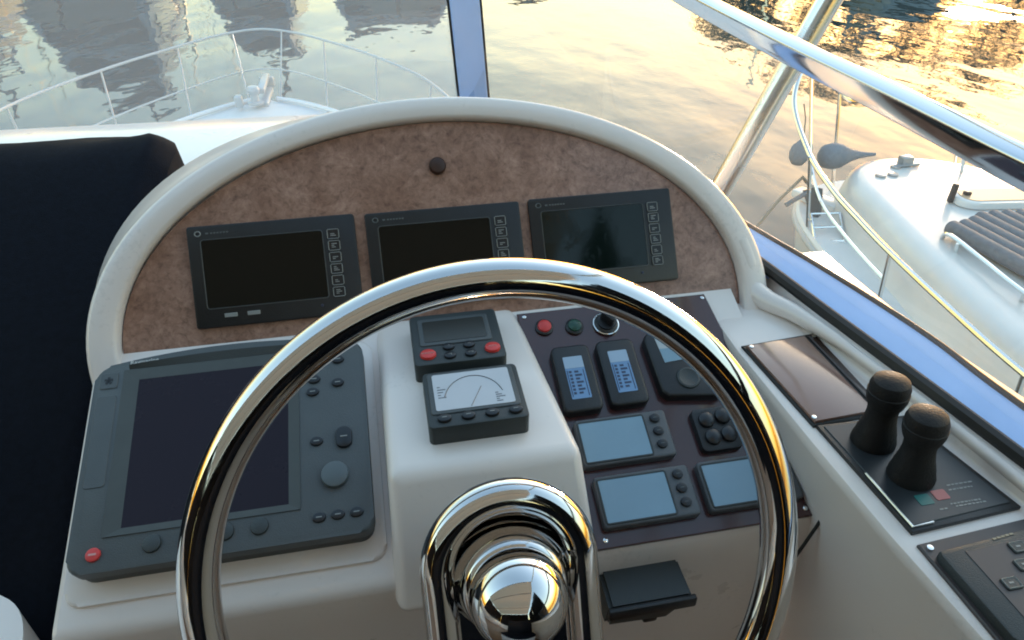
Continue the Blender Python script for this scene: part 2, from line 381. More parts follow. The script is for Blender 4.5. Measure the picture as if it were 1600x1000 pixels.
# ================================================================== helm console
J = w(0, .664, -.462)
FB, FL, FT = frame(J, 55), frame(J, 22), frame(J, 4)
FS = frame(w(0, 0, -.478), 0)
FW = frame(w(.051, .279, -.399), 63.4)
helm = thing('helm_console', 'cream moulded helm console with arched hood over a burl dash', 'console', Matrix.Translation(w(.05, .6, -1.6)))
HI = helm.matrix_world.inverted()
def hobj(name, bm, m, ang=40, par=None):
    o = obj(name, bm, m, helm, ang=ang)
    return o
def inM(bm, M): bmesh.ops.transform(bm, matrix=HI @ M, verts=bm.verts); return bm
UC = .0555
# hood: cross-section swept along the ellipse
def ell(t, a, b, o): return (UC + (a + o) * cos(t), (b + o) * sin(t))
ts = [pi + R(9) - i * (pi + R(18)) / 72 for i in range(73)]
def hood_row(o, z, flare=0):
    row = []
    for t in ts:
        if z < -.005: o_ = o + (.020 * sin(2 * (t - pi / 2)) ** 2 * min(1, -z / .05) if pi / 2 < t < pi else 0)
        else: o_ = o
        u, v = UC + (.3555 + o_) * cos(t), (.228 + o_ * .78) * sin(t)
        row.append((u, v, z))
    return row
prof = [(-.012, -.010), (-.0005, -.010), (0, .007), (.0015, .0108), (.005, .0126), (.016, .0132), (.027, .0124), (.0312, .0098), (.0335, .003), (.038, -.012), (.052, -.055), (.062, -.10), (.070, -.15), (.074, -.19)]
hb = grid([hood_row(o, z) for o, z in prof])
hobj('hood', inM(hb, FB), GEL, ang=60)
fil = [FB @ Vector((UC + .3715 * cos(R(t)), .2405 * sin(R(t)), -.0015)) - Vector((0, 0, ZC)) for t in (14, 7, 0)] + [Vector(p) for p in ((.4365, .640, -.4680), (.4530, .605, -.4655), (.4690, .55, -.4635), (.4790, .50, -.4625), (.4970, .417, -.4620), (.5130, .31, -.4620), (.5250, .21, -.4620), (.5450, 0, -.4620), (.5650, -.4, -.4620))]
fil = spline(fil, 6); K = len(fil)
hobj('hood_fillet', inM(tube(wl(fil), [.0155 - .0092 * min(1, max(0, (i - 12) / 22)) for i in range(K)], 16), Matrix()), GEL, ang=80)
# burl panel
pts = [(UC + .354 * cos(pi * i / 72), .2265 * sin(pi * i / 72)) for i in range(73)]
pts = pts + [(UC - .354, -.02), (UC + .354, -.02)]
hobj('burl_panel', inM(prism(pts, -.012, 0), FB), BURL)
hobj('round_plug', inM(lathe([(.0098, 0), (.0098, .004), (.008, .0065), (.004, .0072), (0, .0073)], 24, M=Matrix.Translation((.0586, .176, 0))), FB), WOODK)
# dash body: profile (Y, z) swept in X
prof = [(.72, -.52), (.72, -.4395)]
for k in range(9): v = .02 - .293 * k / 8; prof.append((.664 + v * cos(R(22)), -.462 + v * sin(R(22))))
ye, ze = prof[-1]
for k in range(1, 6):
    a = R(112 + 68 * k / 5); c0 = (ye + .016 * sin(R(22)), ze - .016 * cos(R(22)))
    prof.append((c0[0] + .016 * cos(a), c0[1] + .016 * sin(a)))
prof += [(ye - .008, -.62), (ye + .0, -.70), (ye + .03, -.95), (ye + .06, -1.60)]
xs = [-.3285, -.327, -.322, -.31, -.2, -.05, .1, .25, .36, .40]
ins = [.012, .005, .0012, 0, 0, 0, 0, 0, 0, 0]
db = grid([[w(x, y + (i * .3), z - i) for y, z in prof] for x, i in zip(xs, ins)])
side = bmesh.new(); side.faces.new([side.verts.new(w(-.3285, y + .0036, z - .012)) for y, z in prof] + [side.verts.new(w(-.3285, .73, -1.6))])
merge(db, side)
bmesh.ops.transform(db, matrix=HI, verts=db.verts)
hobj('dash_moulding', db, GEL, ang=30)
# raised pad under the chart plotter
hobj('plotter_pad', inM(prism(rrect(-.3185, -.037, -.260, -.018, .014), -.01, .0045, .004, 3), FL), GEL)
# centre pod
pv = [(-.031, .70, -.457), (.127, .70, -.457), (.1525, .447, -.4745), (-.0275, .447, -.4745), (-.037, .70, -.63), (.150, .70, -.63), (.163, .382, -.594), (-.0345, .382, -.594)]
pb = bmesh.new(); V = [pb.verts.new(w(*p)) for p in pv]
for f in ((0, 1, 2, 3), (4, 7, 6, 5), (3, 2, 6, 7), (0, 3, 7, 4), (1, 5, 6, 2), (0, 4, 5, 1)): pb.faces.new([V[i] for i in f])
bmesh.ops.bevel(pb, geom=list(pb.edges), offset=.0115, segments=4, affect='EDGES', profile=.5)
bmesh.ops.transform(pb, matrix=HI, verts=pb.verts)
hobj('centre_pod', pb, GEL, ang=60)
# burgundy instrument panel with screws, indicator lamps and key switch
hobj('instrument_panel', inM(prism([(.1345, -.284), (.388, -.284), (.362, -.006), (.131, -.006)][::1], .0003, .0045, .001, 1), FL), PANEL)
for u, v in ((.1690, -.276), (.3785, -.276), (.1385, -.012), (.357, -.012)):
    hobj('panel_screw', inM(lathe([(.0024, .0045), (.0024, .0056), (.0012, .0062), (0, .0063)], 12, M=Matrix.Translation((u, v, 0))), FL), STEEL)
for u, v, m_, nm in ((.1586, -.0295, RED, 'red_indicator'), (.1934, -.0332, mat('green_lens', (.012, .06, .04), .25), 'green_indicator')):
    bb = inM(lathe([(.0105, .0045), (.0105, .007), (.0085, .0085)], 20, M=Matrix.Translation((u, v, 0))), FL)
    hobj('indicator_bezel', bb, BLACK)
    hobj(nm, inM(lathe([(.0082, .008), (.0075, .0105), (.004, .012), (0, .0124)], 20, M=Matrix.Translation((u, v, 0))), FL), m_)
kb = lathe([(.0135, .0045), (.0135, .009), (.011, .0105), (.011, .013), (0, .0135)], 24, M=Matrix.Translation((.2306, -.0345, 0)))
rbox(-.003, .003, -.009, .009, .013, .026, .002, 2, kb, Matrix.Translation((.2306, -.0345, 0)) @ Matrix.Rotation(R(35), 4, 'Z'))
hobj('key_switch', inM(kb, FL), BLACK)
hobj('key_switch_ring', inM(tube([Vector((.2306 + .0142 * cos(2 * pi * i / 28), -.0345 + .0142 * sin(2 * pi * i / 28), .0068)) for i in range(28)], .0014, 8, True), FL), STEEL)
# side console with bulwark (sections along Y)
secs = [(.72, .366, .458), (.66, .364, .459), (.567, .362, .464), (.417, .368, .492), (.31, .374, .508), (.21, .384, .520), (0, .40, .54), (-.4, .42, .56), (-1.2, .44, .58), (-3.5, .45, .60)]
rows = []
for Y, xi, xo in secs:
    rows.append([HI @ w(*p) for p in ((xi + .16, Y, -1.6), (xi + .07, Y, -1.05), (xi + .030, Y, -.68), (xi + .016, Y, -.575), (xi + .003, Y, -.492), (xi + .0015, Y, -.485), (xi + .004, Y, -.4795), (xi + .010, Y, -.478),
        (xo - .006, Y, -.478), (xo - .002, Y, -.4765), (xo, Y, -.472), (xo + .0015, Y, -.461), (xo + .004, Y, -.457), (xo + .009, Y, -.4555), (xo + .05, Y, -.456), (xo + .10, Y, -.458), (xo + .16, Y, -.52), (xo + .22, Y, -1.6))])
hobj('side_console', grid(rows), GEL, ang=50)
# raised moulding line and small locker recess on the inner side wall
for pts_ in ([(.415, .30, -.60), (.425, .22, -.615), (.44, .05, -.64)],):
    hobj('locker_frame', inM(tube(wl(pts_), .0022, 6), Matrix()), GEL)
lk = bmesh.new(); q = [lk.verts.new(w(*p)) for p in ((.4055, .26, -.635), (.4145, .15, -.65), (.47, .15, -.85), (.46, .26, -.85))]; lk.faces.new(q)
bmesh.ops.transform(lk, matrix=HI, verts=lk.verts); bmesh.ops.solidify(lk, geom=list(lk.faces), thickness=.003)
hobj('locker_door', lk, mat('grey_locker', (.30, .30, .29), .4))

hobj('joint_seal', inM(tube(wl(spline([(.3918, .42, -.541), (.3908, .408, -.5466), (.3869, .391, -.5545), (.3767, .387, -.5834), (.3672, .385, -.6113), (.3659, .386, -.641), (.368, .388, -.70)], 4)), .0019, 6), Matrix()), BLACKM)
# ================================================================== windscreen
ws = thing('windscreen', 'wrap-around windscreen with frame coloured like reflected blue sky round the helm', 'windscreen', Matrix.Translation(w(.45, .8, -.45)))
WI = ws.matrix_world.inverted()
def wobj(name, bm, m, ang=40): bmesh.ops.transform(bm, matrix=WI, verts=bm.verts); return obj(name, bm, m, ws, ang=ang)
base_i = spline([(.62, -.6, -.447), (.575, .05, -.447), (.523, .343, -.447), (.504, .446, -.447), (.479, .576, -.447), (.455, .705, -.447), (.430, .83, -.452), (.385, .98, -.47), (.30, 1.10, -.485), (.165, 1.165, -.49), (-.3, 1.185, -.495), (-1.2, 1.19, -.50), (-2.6, 1.17, -.50)], 6)
base_o = spline([(.655, -.6, -.437), (.608, .05, -.437), (.554, .386, -.437), (.541, .501, -.437), (.511, .635, -.437), (.478, .765, -.440), (.455, .87, -.445), (.415, 1.03, -.463), (.325, 1.16, -.478), (.175, 1.228, -.483), (-.3, 1.248, -.488), (-1.2, 1.253, -.493), (-2.6, 1.233, -.495)], 6)
def ribbon(A, B, t):
    rows = [[w(*a), w(*((a + b) * .5 + Vector((0, 0, .0015)))), w(*b), w(*(b - Vector((0, 0, t)))), w(*(a - Vector((0, 0, t))))] for a, b in zip(A, B)]
    return grid(rows, True)
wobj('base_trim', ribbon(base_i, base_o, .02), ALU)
wobj('inner_gasket', tube([w(*(p + Vector((-.003, 0, -.004)))) for p in base_i], .0075, 8), BLACKM)
wobj('outer_gasket', tube([w(*(p + Vector((.001, 0, -.001)))) for p in base_o], .0042, 8), BLACKM)
top_r = spline([(.545, -.6, -.215), (.49, .05, -.207), (.462, .30, -.202), (.452, .40, -.20), (.449, .541, -.198), (.441, .718, -.195), (.430, .95, -.188), (.39, 1.09, -.165), (.31, 1.185, -.14), (.15, 1.232, -.12), (-.3, 1.25, -.11), (-1.2, 1.255, -.11), (-2.6, 1.235, -.11)], 6)
wobj('top_rail', tube(wl(top_r), 0, flat=(.0085, .0135, .0032), upv=(-.40, 0, .92)), mat('rail_steel', (.60, .62, .65), .09, metal=1, rvar=.04, nscale=14))
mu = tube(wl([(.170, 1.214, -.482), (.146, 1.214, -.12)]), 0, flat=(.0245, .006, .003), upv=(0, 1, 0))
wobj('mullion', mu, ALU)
for s in (-1, 1): wobj('mullion_gasket', tube(wl([(.170 + s * .0262, 1.213, -.482), (.146 + s * .0262, 1.213, -.12)]), .0026, 6), BLACKM)
# panes: ruled between base and rail, 5 mm thick
def pane(i0, i1, name, m):
    rows = []
    for i in range(i0, i1 + 1):
        a = (base_i[i] + base_o[i]) * .5; b = top_r[i]
        rows.append([w(*(a.lerp(b, k / 4))) for k in range(5)])
    return wobj(name, grid(rows), m)
def nearest(path, f): return min(range(len(path)), key=lambda i: f(path[i]))
im = nearest(base_i, lambda p: abs(p.x - .168) + (10 if p.y < 1 else 0))
pane(0, im, 'side_pane', GLASSS)
pane(im, len(base_i) - 1, 'front_pane', GLASSF)
# support tube outside the screen, carrying the canopy
tag(obj('canopy_strut', tube(wl([(.4775, .905, -.475), (.488, .90, -.448), (.596, .90, -.184), (.66, .90, -.03), (.66, .80, .30), (.55, .18, .575)]), .0165, 14), mat('brushed_steel', (.72, .71, .70), .26, metal=1, rvar=.06, nscale=14)), 'slanting steel support tube crossing behind the windscreen top rail', 'support tube')

# ================================================================== monitors on the burl panel
def monitor(u0, u1, v0, v1, label, scr, first):
    t = thing('monitor', label, 'monitor', at(FB, (u0 + u1) / 2, (v0 + v1) / 2), 'monitors in the burl dash')
    W, H = (u1 - u0) / 2, (v1 - v0) / 2
    obj('bezel', prism(rrect(-W, W, -H, H, .003, 3), .0003, .006, .0012, 2), BLACK, t)
    sx0, sx1, sy0, sy1 = -W + .0145, W - .037, -H + .0215, H - .0165
    obj('screen', prism(rrect(sx0, sx1, sy0, sy1, .002, 2), .0062, .0066), scr, t)
    fr = bmesh.new()
    pth = [Vector((x, y, .0066)) for x, y in rrect(sx0 - .001, sx1 + .001, sy0 - .001, sy1 + .001, .003, 3)]
    obj('screen_outline', tube(pth, .00035, 4, True, fr), PRINTD, t)
    for k in range(6):
        cx, cy = W - .0245, H - .021 - k * .0129
        b = obj('button', prism(rrect(cx - .0066, cx + .0066, cy - .0056, cy + .0056, .0012, 2), .006, .0074, .0005, 1), BLKEY, t)
        obj('button_outline', tube([Vector((x, y, .0075)) for x, y in rrect(cx - .0062, cx + .0062, cy - .0052, cy + .0052, .001, 1)], .00045, 4, True), PRINTG, b)
        g = bmesh.new()
        for j in range(2 + (k % 2)): rbox(cx - .003, cx + .003 - .0015 * ((k + j) % 3), cy - .0022 + j * .0019, cy - .0012 + j * .0019, .0074, .0077, 0, 1, g)
        obj('button_mark', g, PRINTG, b)
    if first:
        for cx in (-W + .037, -W + .061): obj('indicator_light', rbox(cx - .0068, cx + .0068, -H + .010, -H + .0145, .006, .0068, .0004, 1), PRINTG, t)
    obj('power_light', lathe([(.0016, .006), (.0014, .0068), (0, .007)], 10, M=Matrix.Translation((W - .0445, -H + .0125, 0))), mat('dim_blue_light', (.03, .04, .08), .3), t)
    lg = tube([Vector((-W + .0115 + .0030 * cos(a), H - .0085 + .0026 * sin(a), .0064)) for a in [2 * pi * i / 14 for i in range(14)]], .0007, 4, True)
    obj('logo_ring', lg, PRINTG if first else PRINTD, t)
    g = bmesh.new()
    rbox(-W + .0195, -W + .0225, H - .0095, H - .0077, .006, .0063, 0, 1, g)
    for i in range(6): rbox(-W + .0245 + i * .0033, -W + .0268 + i * .0033, H - .0094, H - .0078, .006, .0063, 0, 1, g)
    obj('maker_mark', g, PRINTD, t)
monitor(-.2200, -.0413, .0175, .1290, 'leftmost black monitor in burl dash, two small pale lights under its screen', SCR, True)
monitor(-.0296, .1476, .0175, .1275, 'middle black monitor of the burl dash, above the steering wheel top', SCR, False)
monitor(.1585, .3325, .0178, .1285, 'rightmost black monitor in burl dash with greenish dark screen', SCRG, False)

# ================================================================== chart plotter
cp = thing('chart_plotter', 'large grey chart plotter with dark purple screen left of wheel', 'chart plotter', at(FL, -.176, -.14, .0045))
def P(u, v): return (u + .176, v + .14)
def prect(u0, u1, v0, v1, r, n=4): return rrect(u0 + .176, u1 + .176, v0 + .14, v1 + .14, r, n)
out = []
for u, v in rrect(-.3065, -.0450, -.2420, -.038, .013, 5):
    if v > -.06: v += .013 * (1 - ((u + .176) / .131) ** 2)
    out.append((u + .176, v + .14))
# extra points along the bowed top
outp = []
for i, p in enumerate(out):
    outp.append(p); q = out[(i + 1) % len(out)]
    if abs(p[0] - q[0]) > .15 and p[1] > .05:
        for k in range(1, 12):
            x = p[0] + (q[0] - p[0]) * k / 12; outp.append((x, -.038 + .14 + .013 * (1 - (x / .131) ** 2)))
obj('back_shell', prism([(x * .985, y * .985 - .0008) for x, y in outp], .0003, .013, .002, 2), GREYD, cp)
obj('body', prism(outp, .0145, .0305, .0035, 3), GREY, cp)
obj('shadow_gap', prism([(x * .97, y * .97) for x, y in outp], .0125, .0147), BLACK, cp)
# bezel: raised frame round a recessed screen
sx0, sx1, sy0, sy1 = -.2645 + .176, -.1205 + .176, -.2060 + .14, -.0555 + .14
bz = bmesh.new()
o4 = [(-.2795 + .176, -.2125 + .14), (-.1100 + .176, -.2125 + .14), (-.1100 + .176, -.0435 + .14), (-.2795 + .176, -.0435 + .14)]
i4 = [(sx0, sy0), (sx1, sy0), (sx1, sy1), (sx0, sy1)]
vo = [bz.verts.new((*p, .0318)) for p in o4]; vi = [bz.verts.new((*p, .0309)) for p in i4]; vb = [bz.verts.new((*p, .0302)) for p in o4]
for k in range(4):
    j = (k + 1) % 4; bz.faces.new((vo[k], vo[j], vi[j], vi[k])); bz.faces.new((vb[k], vb[j], vo[j], vo[k]))
obj('screen_bezel', bz, mat('olive_grey_bezel', (.058, .064, .060), .4, noise=.1, nscale=30), cp, smooth=False)
obj('screen', prism([(sx0 - .001, sy0 - .001), (sx1 + .001, sy0 - .001), (sx1 + .001, sy1 + .001), (sx0 - .001, sy1 + .001)], .0303, .0308), SCRP, cp)
hd = grid([[(-.275 + .176 + .165 * k / 12, -.0425 + .14 + .0085 * (1 - ((-.275 + .176 + .165 * k / 12) / .131) ** 2) * s, .0307 + .0032 * s) for k in range(13)] for s in (0, .5, 1)])
obj('visor', hd, GREYD, cp)
obj('card_door', prism(prect(-.3025, -.2835, -.165, -.070, .003, 2), .0300, .0312, .0006, 1), GREY, cp)
d = obj('card_latch', prism(prect(-.3015, -.2845, -.0625, -.0445, .002, 2), .0300, .0313, .0006, 1), GREY, cp)
g = bmesh.new()
for a in range(5): rbox(-.0012, .0012, 0, .0040, .0312, .0317, 0, 1, g, Matrix.Translation((-.293 + .176, -.0535 + .14, 0)) @ Matrix.Rotation(2 * pi * a / 5, 4, 'Z'))
obj('compass_mark', g, BLACK, d)
def knob(u, v, r, h, m, name='key', rx=None, par=cp):
    x, y = P(u, v); return obj(name, cyl(x, y, .0300, .0300 + h, r, 20, min(h * .45, .0016), rx=rx), m, par)
for u, v in ((-.2368, -.2240), (-.2065, -.2235), (-.1756, -.2230), (-.1458, -.2225)): knob(u, v, .0080, .0032, GREYD, 'soft_key')
k = knob(-.2846, -.2265, .0062, .003, RED, 'power_key')
obj('power_mark', rbox(-.0032, .0032, -.0009, .0009, .0328, .0333, 0, 1, None, Matrix.Translation((*P(-.2846, -.2265), 0))), mat('pink_print', (.6, .3, .28), .5), k)
for u, v in ((-.0703, -.0585), (-.0950, -.0640), (-.0948, -.0790), (-.0715, -.0857), (-.0965, -.0932), (-.094, -.1475), (-.0936, -.2227), (-.0768, -.2224), (-.0600, -.2225)):
    b = knob(u, v, .0062, .0030, BLKEY, 'key', .0048)
    x, y = P(u, v); obj('key_mark', rbox(x - .0026, x + .0026, y - .0005, y + .0005, .0328, .0332), PRINTG, b)
b = obj('range_key', prism(prect(-.0755, -.0603, -.158, -.136, .0065, 4), .030, .0345, .0015, 2), BLKEY, cp)
obj('key_mark', rbox(*[c + .176 for c in (-.0712, -.0646)], -.1475 + .14, -.1463 + .14, .0345, .0349), PRINTG, b)
knob(-.0778, -.1845, .0128, .0065, mat('grey_trackpad', (.095, .115, .122), .35), 'track_pad')
text('maker_name', 'Raymarine', .0064, PRINT, cp, -.2615 + .176, -.0348 + .14, .0309, R(2))

# ================================================================== instruments on the pod
ap = thing('autopilot_head', 'upper grey instrument on pod with two red keys and dark display', 'instrument', at(FT, .0545, -.063, .003))
obj('body', prism(rrect(-.0475, .0475, -.0395, .0415, .005, 3), -.002, .0230, .002, 2), GREYD, ap)
obj('bezel', prism(rrect(-.0395, .0370, -.0115, .0325, .003, 3), .0225, .0245, .0012, 2), GREY, ap)
obj('screen', prism(rrect(-.0345, .0320, -.0070, .0270, .002, 2), .0246, .0250), mat('dark_lcd', (.016, .020, .018), .2), ap)
for cx, cy, tx in ((-.0325, -.0255, 'STANDBY'), (.0345, -.0255, 'AUTO')):
    b = obj('red_key', cyl(cx, cy, .022, .0265, .0082, 18, .0016, rx=.0072), RED, ap)
    text('key_text', tx, .0030, mat('pink_print', (.6, .3, .28), .5), b, cx, cy, .0267)
for cx, cy, tx in ((-.0105, -.0165, '-1'), (.0110, -.0165, '+1'), (-.0105, -.0300, '-10'), (.0110, -.0300, '+10')):
    b = obj('key', cyl(cx, cy, .022, .0260, .0062, 16, .0014, rx=.0050), BLKEY, ap)
    text('key_text', tx, .0034, PRINTG, b, cx, cy, .0262)
wi = thing('wind_instrument', 'lower grey instrument on pod with white display and four keys', 'instrument', at(FT, .0595, -.149, .003))
obj('body', prism(rrect(-.0465, .0485, -.0395, .0355, .005, 3), -.002, .0225, .002, 2), GREYD, wi)
obj('bezel', prism(rrect(-.0425, .0435, -.0240, .0320, .003, 3), .0220, .0240, .0012, 2), GREY, wi)
s = obj('screen', prism(rrect(-.0375, .0385, -.0205, .0285, .002, 2), .0241, .0245), LCDP, wi)
obj('dial_arc', tube([Vector((.0005 + .029 * cos(R(a)), -.012 + .034 * sin(R(a)), .0246)) for a in range(15, 171, 6)], .0006, 4), INKG, s)
obj('needle', tube([Vector((-.004, -.019, .0246)), Vector((.009, .006, .0246))], .0004, 4), INKG, s)
g = bmesh.new()
for i in range(5):
    rbox(.021, .024 + .006 * ((i * 7) % 3) / 2, -.006 - i * .0028, -.0047 - i * .0028, .0244, .0247, 0, 1, g)
    rbox(-.034, -.031 + .005 * ((i * 5) % 3) / 2, .010 - i * .0036, .0112 - i * .0036, .0244, .0247, 0, 1, g)
obj('dial_digits', g, INKG, s)
for i in range(4):
    cx = -.0310 + i * .0225
    b = obj('key', cyl(cx, -.0300, .0215, .0258, .0066, 16, .0014, rx=.0050), BLKEY, wi)
    obj('key_mark', rbox(cx - .0022, cx + .0022, -.0304, -.0296, .0257, .0261), PRINTG, b)

# ================================================================== instruments on the burgundy panel
def gauge(u, v, label):
    t = thing('trim_gauge', label, 'gauge', at(FL, u, v, .0047), 'tall black gauges on the burgundy panel')
    obj('housing', prism(rrect(-.0215, .0215, -.0405, .0405, .007, 4), 0, .0125, .003, 3), BLACK, t)
    s = obj('screen', prism(rrect(-.0108, .0108, -.0260, .0255, .001, 2), .0123, .0129), LCDB, t)
    obj('screen_window', prism(rrect(-.0108, .0108, .0110, .0255, .001, 2), .0129, .0132), mat('pale_blue_lcd', (.34, .44, .56), .22), s)
    g = bmesh.new()
    for i in range(7):
        y = .0065 - i * .0043
        rbox(-.0075, -.0045, y - .0013, y + .0013, .0128, .0132, 0, 1, g)
        rbox(-.0015, .0030 + .003 * (i % 2), y - .0013, y + .0010, .0128, .0132, 0, 1, g)
    for x in (-.0092, .0086): rbox(x - .0004, x + .0004, -.0235, .0085, .0128, .0132, 0, 1, g)
    obj('scale_marks', g, INK, s)
    return t
gauge(.1785, -.1035, 'tall black gauge with blue display nearest the cream pod')
gauge(.2300, -.1025, 'second tall black gauge with blue display from the pod')
ac = thing('compass_control', 'black tapered control with pale window and dial, partly behind wheel rim', 'instrument', at(FL, .298, -.1025, .0047))
obj('housing', prism([(-.031, .040), (-.033, .034), (-.031, -.030), (-.025, -.037), (.030, -.044), (.038, -.040), (.040, -.030), (.026, .036), (.021, .041), (-.026, .044)][::-1], 0, .0125, .003, 3), BLACK, ac)
obj('window', prism([(-.021, .038), (.004, .037), (.011, .005), (-.018, .003)][::-1], .0122, .0130), mat('grey_white_lcd', (.42, .45, .46), .22), ac)
obj('window_shade', prism([(-.0195, .021), (.0065, .020), (.011, .005), (-.018, .003)][::-1], .0130, .0132), LCD, ac)
obj('dial', lathe([(.0135, .012), (.0125, .0145), (.0105, .0150), (.0095, .0145), (0, .0145)], 24, M=Matrix.Translation((.002, -.019, 0))), GREYD, ac)
def lcdinst(u, v, label, faint=False):
    t = thing('engine_display', label, 'instrument', at(FL, u, v, .0047), 'grey instruments with blue-grey displays')
    obj('housing', prism(rrect(-.0495, .0495, -.0260, .0260, .004, 3), 0, .0110, .0025, 3), GREYI, t)
    obj('rim', tube([Vector((x, y, .0112)) for x, y in rrect(-.0465, .0245, -.0222, .0222, .002, 2)], .0012, 6, True), GREYD, t)
    s = obj('screen', prism(rrect(-.0460, .0240, -.0217, .0217, .0015, 2), .0108, .0116), LCD, t)
    if faint:
        g = bmesh.new(); rr_ = random.Random(5)
        for r_ in range(4):
            x = -.040
            while x < .018: l_ = rr_.uniform(.002, .006); rbox(x, x + l_, .0125 - r_ * .0085, .0150 - r_ * .0085, .0115, .0118, 0, 1, g); x += l_ + rr_.uniform(.0015, .005)
        obj('faint_digits', g, mat('faint_lcd_ink', (.16, .25, .32), .3), s)
    for i in range(3):
        cy = .0165 - i * .0145
        b = obj('key', cyl(.0365 + .0012 * i * 0, cy, .0108, .0140, .0056, 16, .0012, rx=.0050), BLKEY, t)
        obj('key_mark', rbox(.0345, .0385, cy - .0004, cy + .0004, .0139, .0142), PRINTD, b)
lcdinst(.2130, -.1790, 'upper of the three grey blue-screened instruments')
lcdinst(.2185, -.2420, 'lower left of the three grey blue-screened instruments, near panel corner')
lcdinst(.3275, -.2420, 'lower right of the three grey blue-screened instruments, behind wheel rim')
jp = thing('joystick_pad', 'black four-way control pad on burgundy panel beside wheel rim', 'control pad', at(FL, .3140, -.1815, .0047))
obj('base', prism(rrect(-.0225, .0225, -.0245, .0245, .006, 3), 0, .0085, .002, 2), BLACK, jp)
for x, y in ((-.009, .010), (.010, .012), (-.008, -.010), (.010, -.009)):
    obj('pad_key', lathe([(.0088, .008), (.0085, .0125), (.006, .0145), (0, .0150)], 18, M=Matrix.Translation((x, y, 0))), BLKEY, jp)

# ================================================================== steering wheel
sw = thing('steering_wheel', 'polished steel steering wheel with round hub in the foreground', 'steering wheel', FW)
RM, RT = .1922, .0127
obj('rim', tube([Vector((RM * cos(2 * pi * i / 160), RM * sin(2 * pi * i / 160), 0)) for i in range(160)], RT, 28, True), CHROME, sw, ang=180)
lp = [Vector((-.0465, -.1885, 0)), Vector((-.0465, -.16, .004)), Vector((-.0465, -.10, .010)), Vector((-.0465, -.05, .011)), Vector((-.0465, -.02, .011))]
lp += [Vector((.0465 * cos(R(a)), +.009 + .0465 * sin(R(a)), .011)) for a in range(180, -1, -8)] 
lp += [Vector((.0465, -.02, .011)), Vector((.0465, -.05, .011)), Vector((.0465, -.10, .010)), Vector((.0465, -.16, .004)), Vector((.0465, -.1885, 0))]
obj('spoke_loop', tube(spline(lp, 3), .0112, 20), CHROME, sw, ang=180)
pl = prism([(-.045, -.16), (.045, -.16), (.0455, .009)] + [(.0455 * cos(R(a)), .009 + .0455 * sin(R(a))) for a in range(10, 180, 10)] + [(-.0455, .009)], -.002, .004, .001, 1)
obj('spoke_plate', pl, CHROME, sw)
obj('hub_boss', lathe([(.022, -.04), (.026, -.03), (.040, -.006), (.0405, .002), (.0395, .010), (.0370, .017), (.0350, .022), (.0330, .027), (.0312, .030), (.0290, .0305)], 48), CHROME, sw, ang=60)
obj('hub_cap', lathe([(.0302, .028), (.0303, .034)] + [(.0300 * cos(R(a)), .038 + .0280 * sin(R(a))) for a in range(6, 90, 7)] + [(0, .066)], 48), CHROME, sw, ang=70)
WIv = FW.inverted()
obj('column', tube([Vector((0, 0, -.02)), Vector((0, -.004, -.05)), WIv @ w(.053, .345, -.50), WIv @ w(.055, .42, -.555)], [.024, .024, .026, .030], 24), BLACK, sw)

# ================================================================== side console: lid, throttle, keypad
ld = thing('side_locker_lid', 'glossy smoked brown lid on side console ahead of throttles', 'lid', at(FS, .416, .505, 0))
obj('lid_frame', prism([(-.0450, .064), (-.0345, -.070), (.049, -.066), (.0485, .071)], .0003, .0030, .001, 1), BLACKM, ld)
obj('lid', prism([(-.0415, .0595), (-.0315, -.0665), (.0350, -.0630), (.0315, .0645)], .0030, .0060, .0012, 2), SMOKE, ld)
obj('lid_side_shade', prism([(.0365, .0650), (.0395, -.0620), (.0465, -.0610), (.0460, .0665)], .0030, .0052, .001, 1), mat('dark_red_brown_shade', (.028, .013, .011), .35, coat=.4), ld)  # dark strip stands in for the shading along the recess side
for u, v in ((-.0375, .0560), (.0415, .0615), (-.030, -.0615)): obj('screw', lathe([(.0026, .0055), (.0024, .0068), (0, .0072)], 10, M=Matrix.Translation((u, v, 0))), STEEL, ld)
th = thing('throttle_control', 'twin black throttle levers on dark plate with green and red marks', 'throttle', at(FS, .44, .37, 0))
obj('base_frame', prism([(-.0560, .0645), (-.0465, -.0665), (.0625, -.0595), (.0370, .0615)], .0003, .0045, .0015, 2), BLACK, th)
obj('base_plate', prism([(-.0510, .0605), (-.0420, -.0610), (.0555, -.0545), (.0320, .0575)], .0045, .0056, .0005, 1), PLATE, th)
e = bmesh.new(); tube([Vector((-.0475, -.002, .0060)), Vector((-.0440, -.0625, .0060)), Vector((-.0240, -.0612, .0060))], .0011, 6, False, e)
obj('edge_highlight', e, mat('edge_glint', (.75, .78, .78), .25, metal=.6), th)  # highlight on the frame corner built as a bright strip
def lever(x, y, lean, name_i):
    prof = [(.0205, .0056), (.0205, .009), (.0192, .014), (.0184, .0165), (.0182, .0195), (.0170, .0225), (.0167, .0255), (.0155, .029), (.0150, .0325), (.0142, .037), (.0138, .043), (.0142, .049), (.0165, .0535), (.0182, .060), (.0186, .066), (.0187, .0665), (.0178, .0672), (.0180, .0725), (.0160, .0785), (.0105, .0815), (0, .0825)]
    b = lathe(prof, 28)
    for v_ in b.verts:
        k = max(0, v_.co.z - .010); v_.co.x += k * lean[0]; v_.co.y = v_.co.y * .92 + k * lean[1]
    bmesh.ops.translate(b, verts=b.verts, vec=(x, y, 0))
    return obj('lever', b, mat('matte_black_grip', (.011, .011, .012), .62, noise=.2, nscale=40, bump=.3, bscale=500, spec=.3), th, ang=30)
lever(-.0165, .0340, (-.055, .02), 0); lever(-.0095, -.0115, (-.12, .02), 1)
obj('green_mark', prism(rrect(-.0225, -.0090, -.0440, -.0330, .001, 1), .0056, .0060), GREENP, th)
obj('red_mark', prism(rrect(-.0050, .0080, -.0415, -.0310, .001, 1), .0056, .0060), REDP, th)
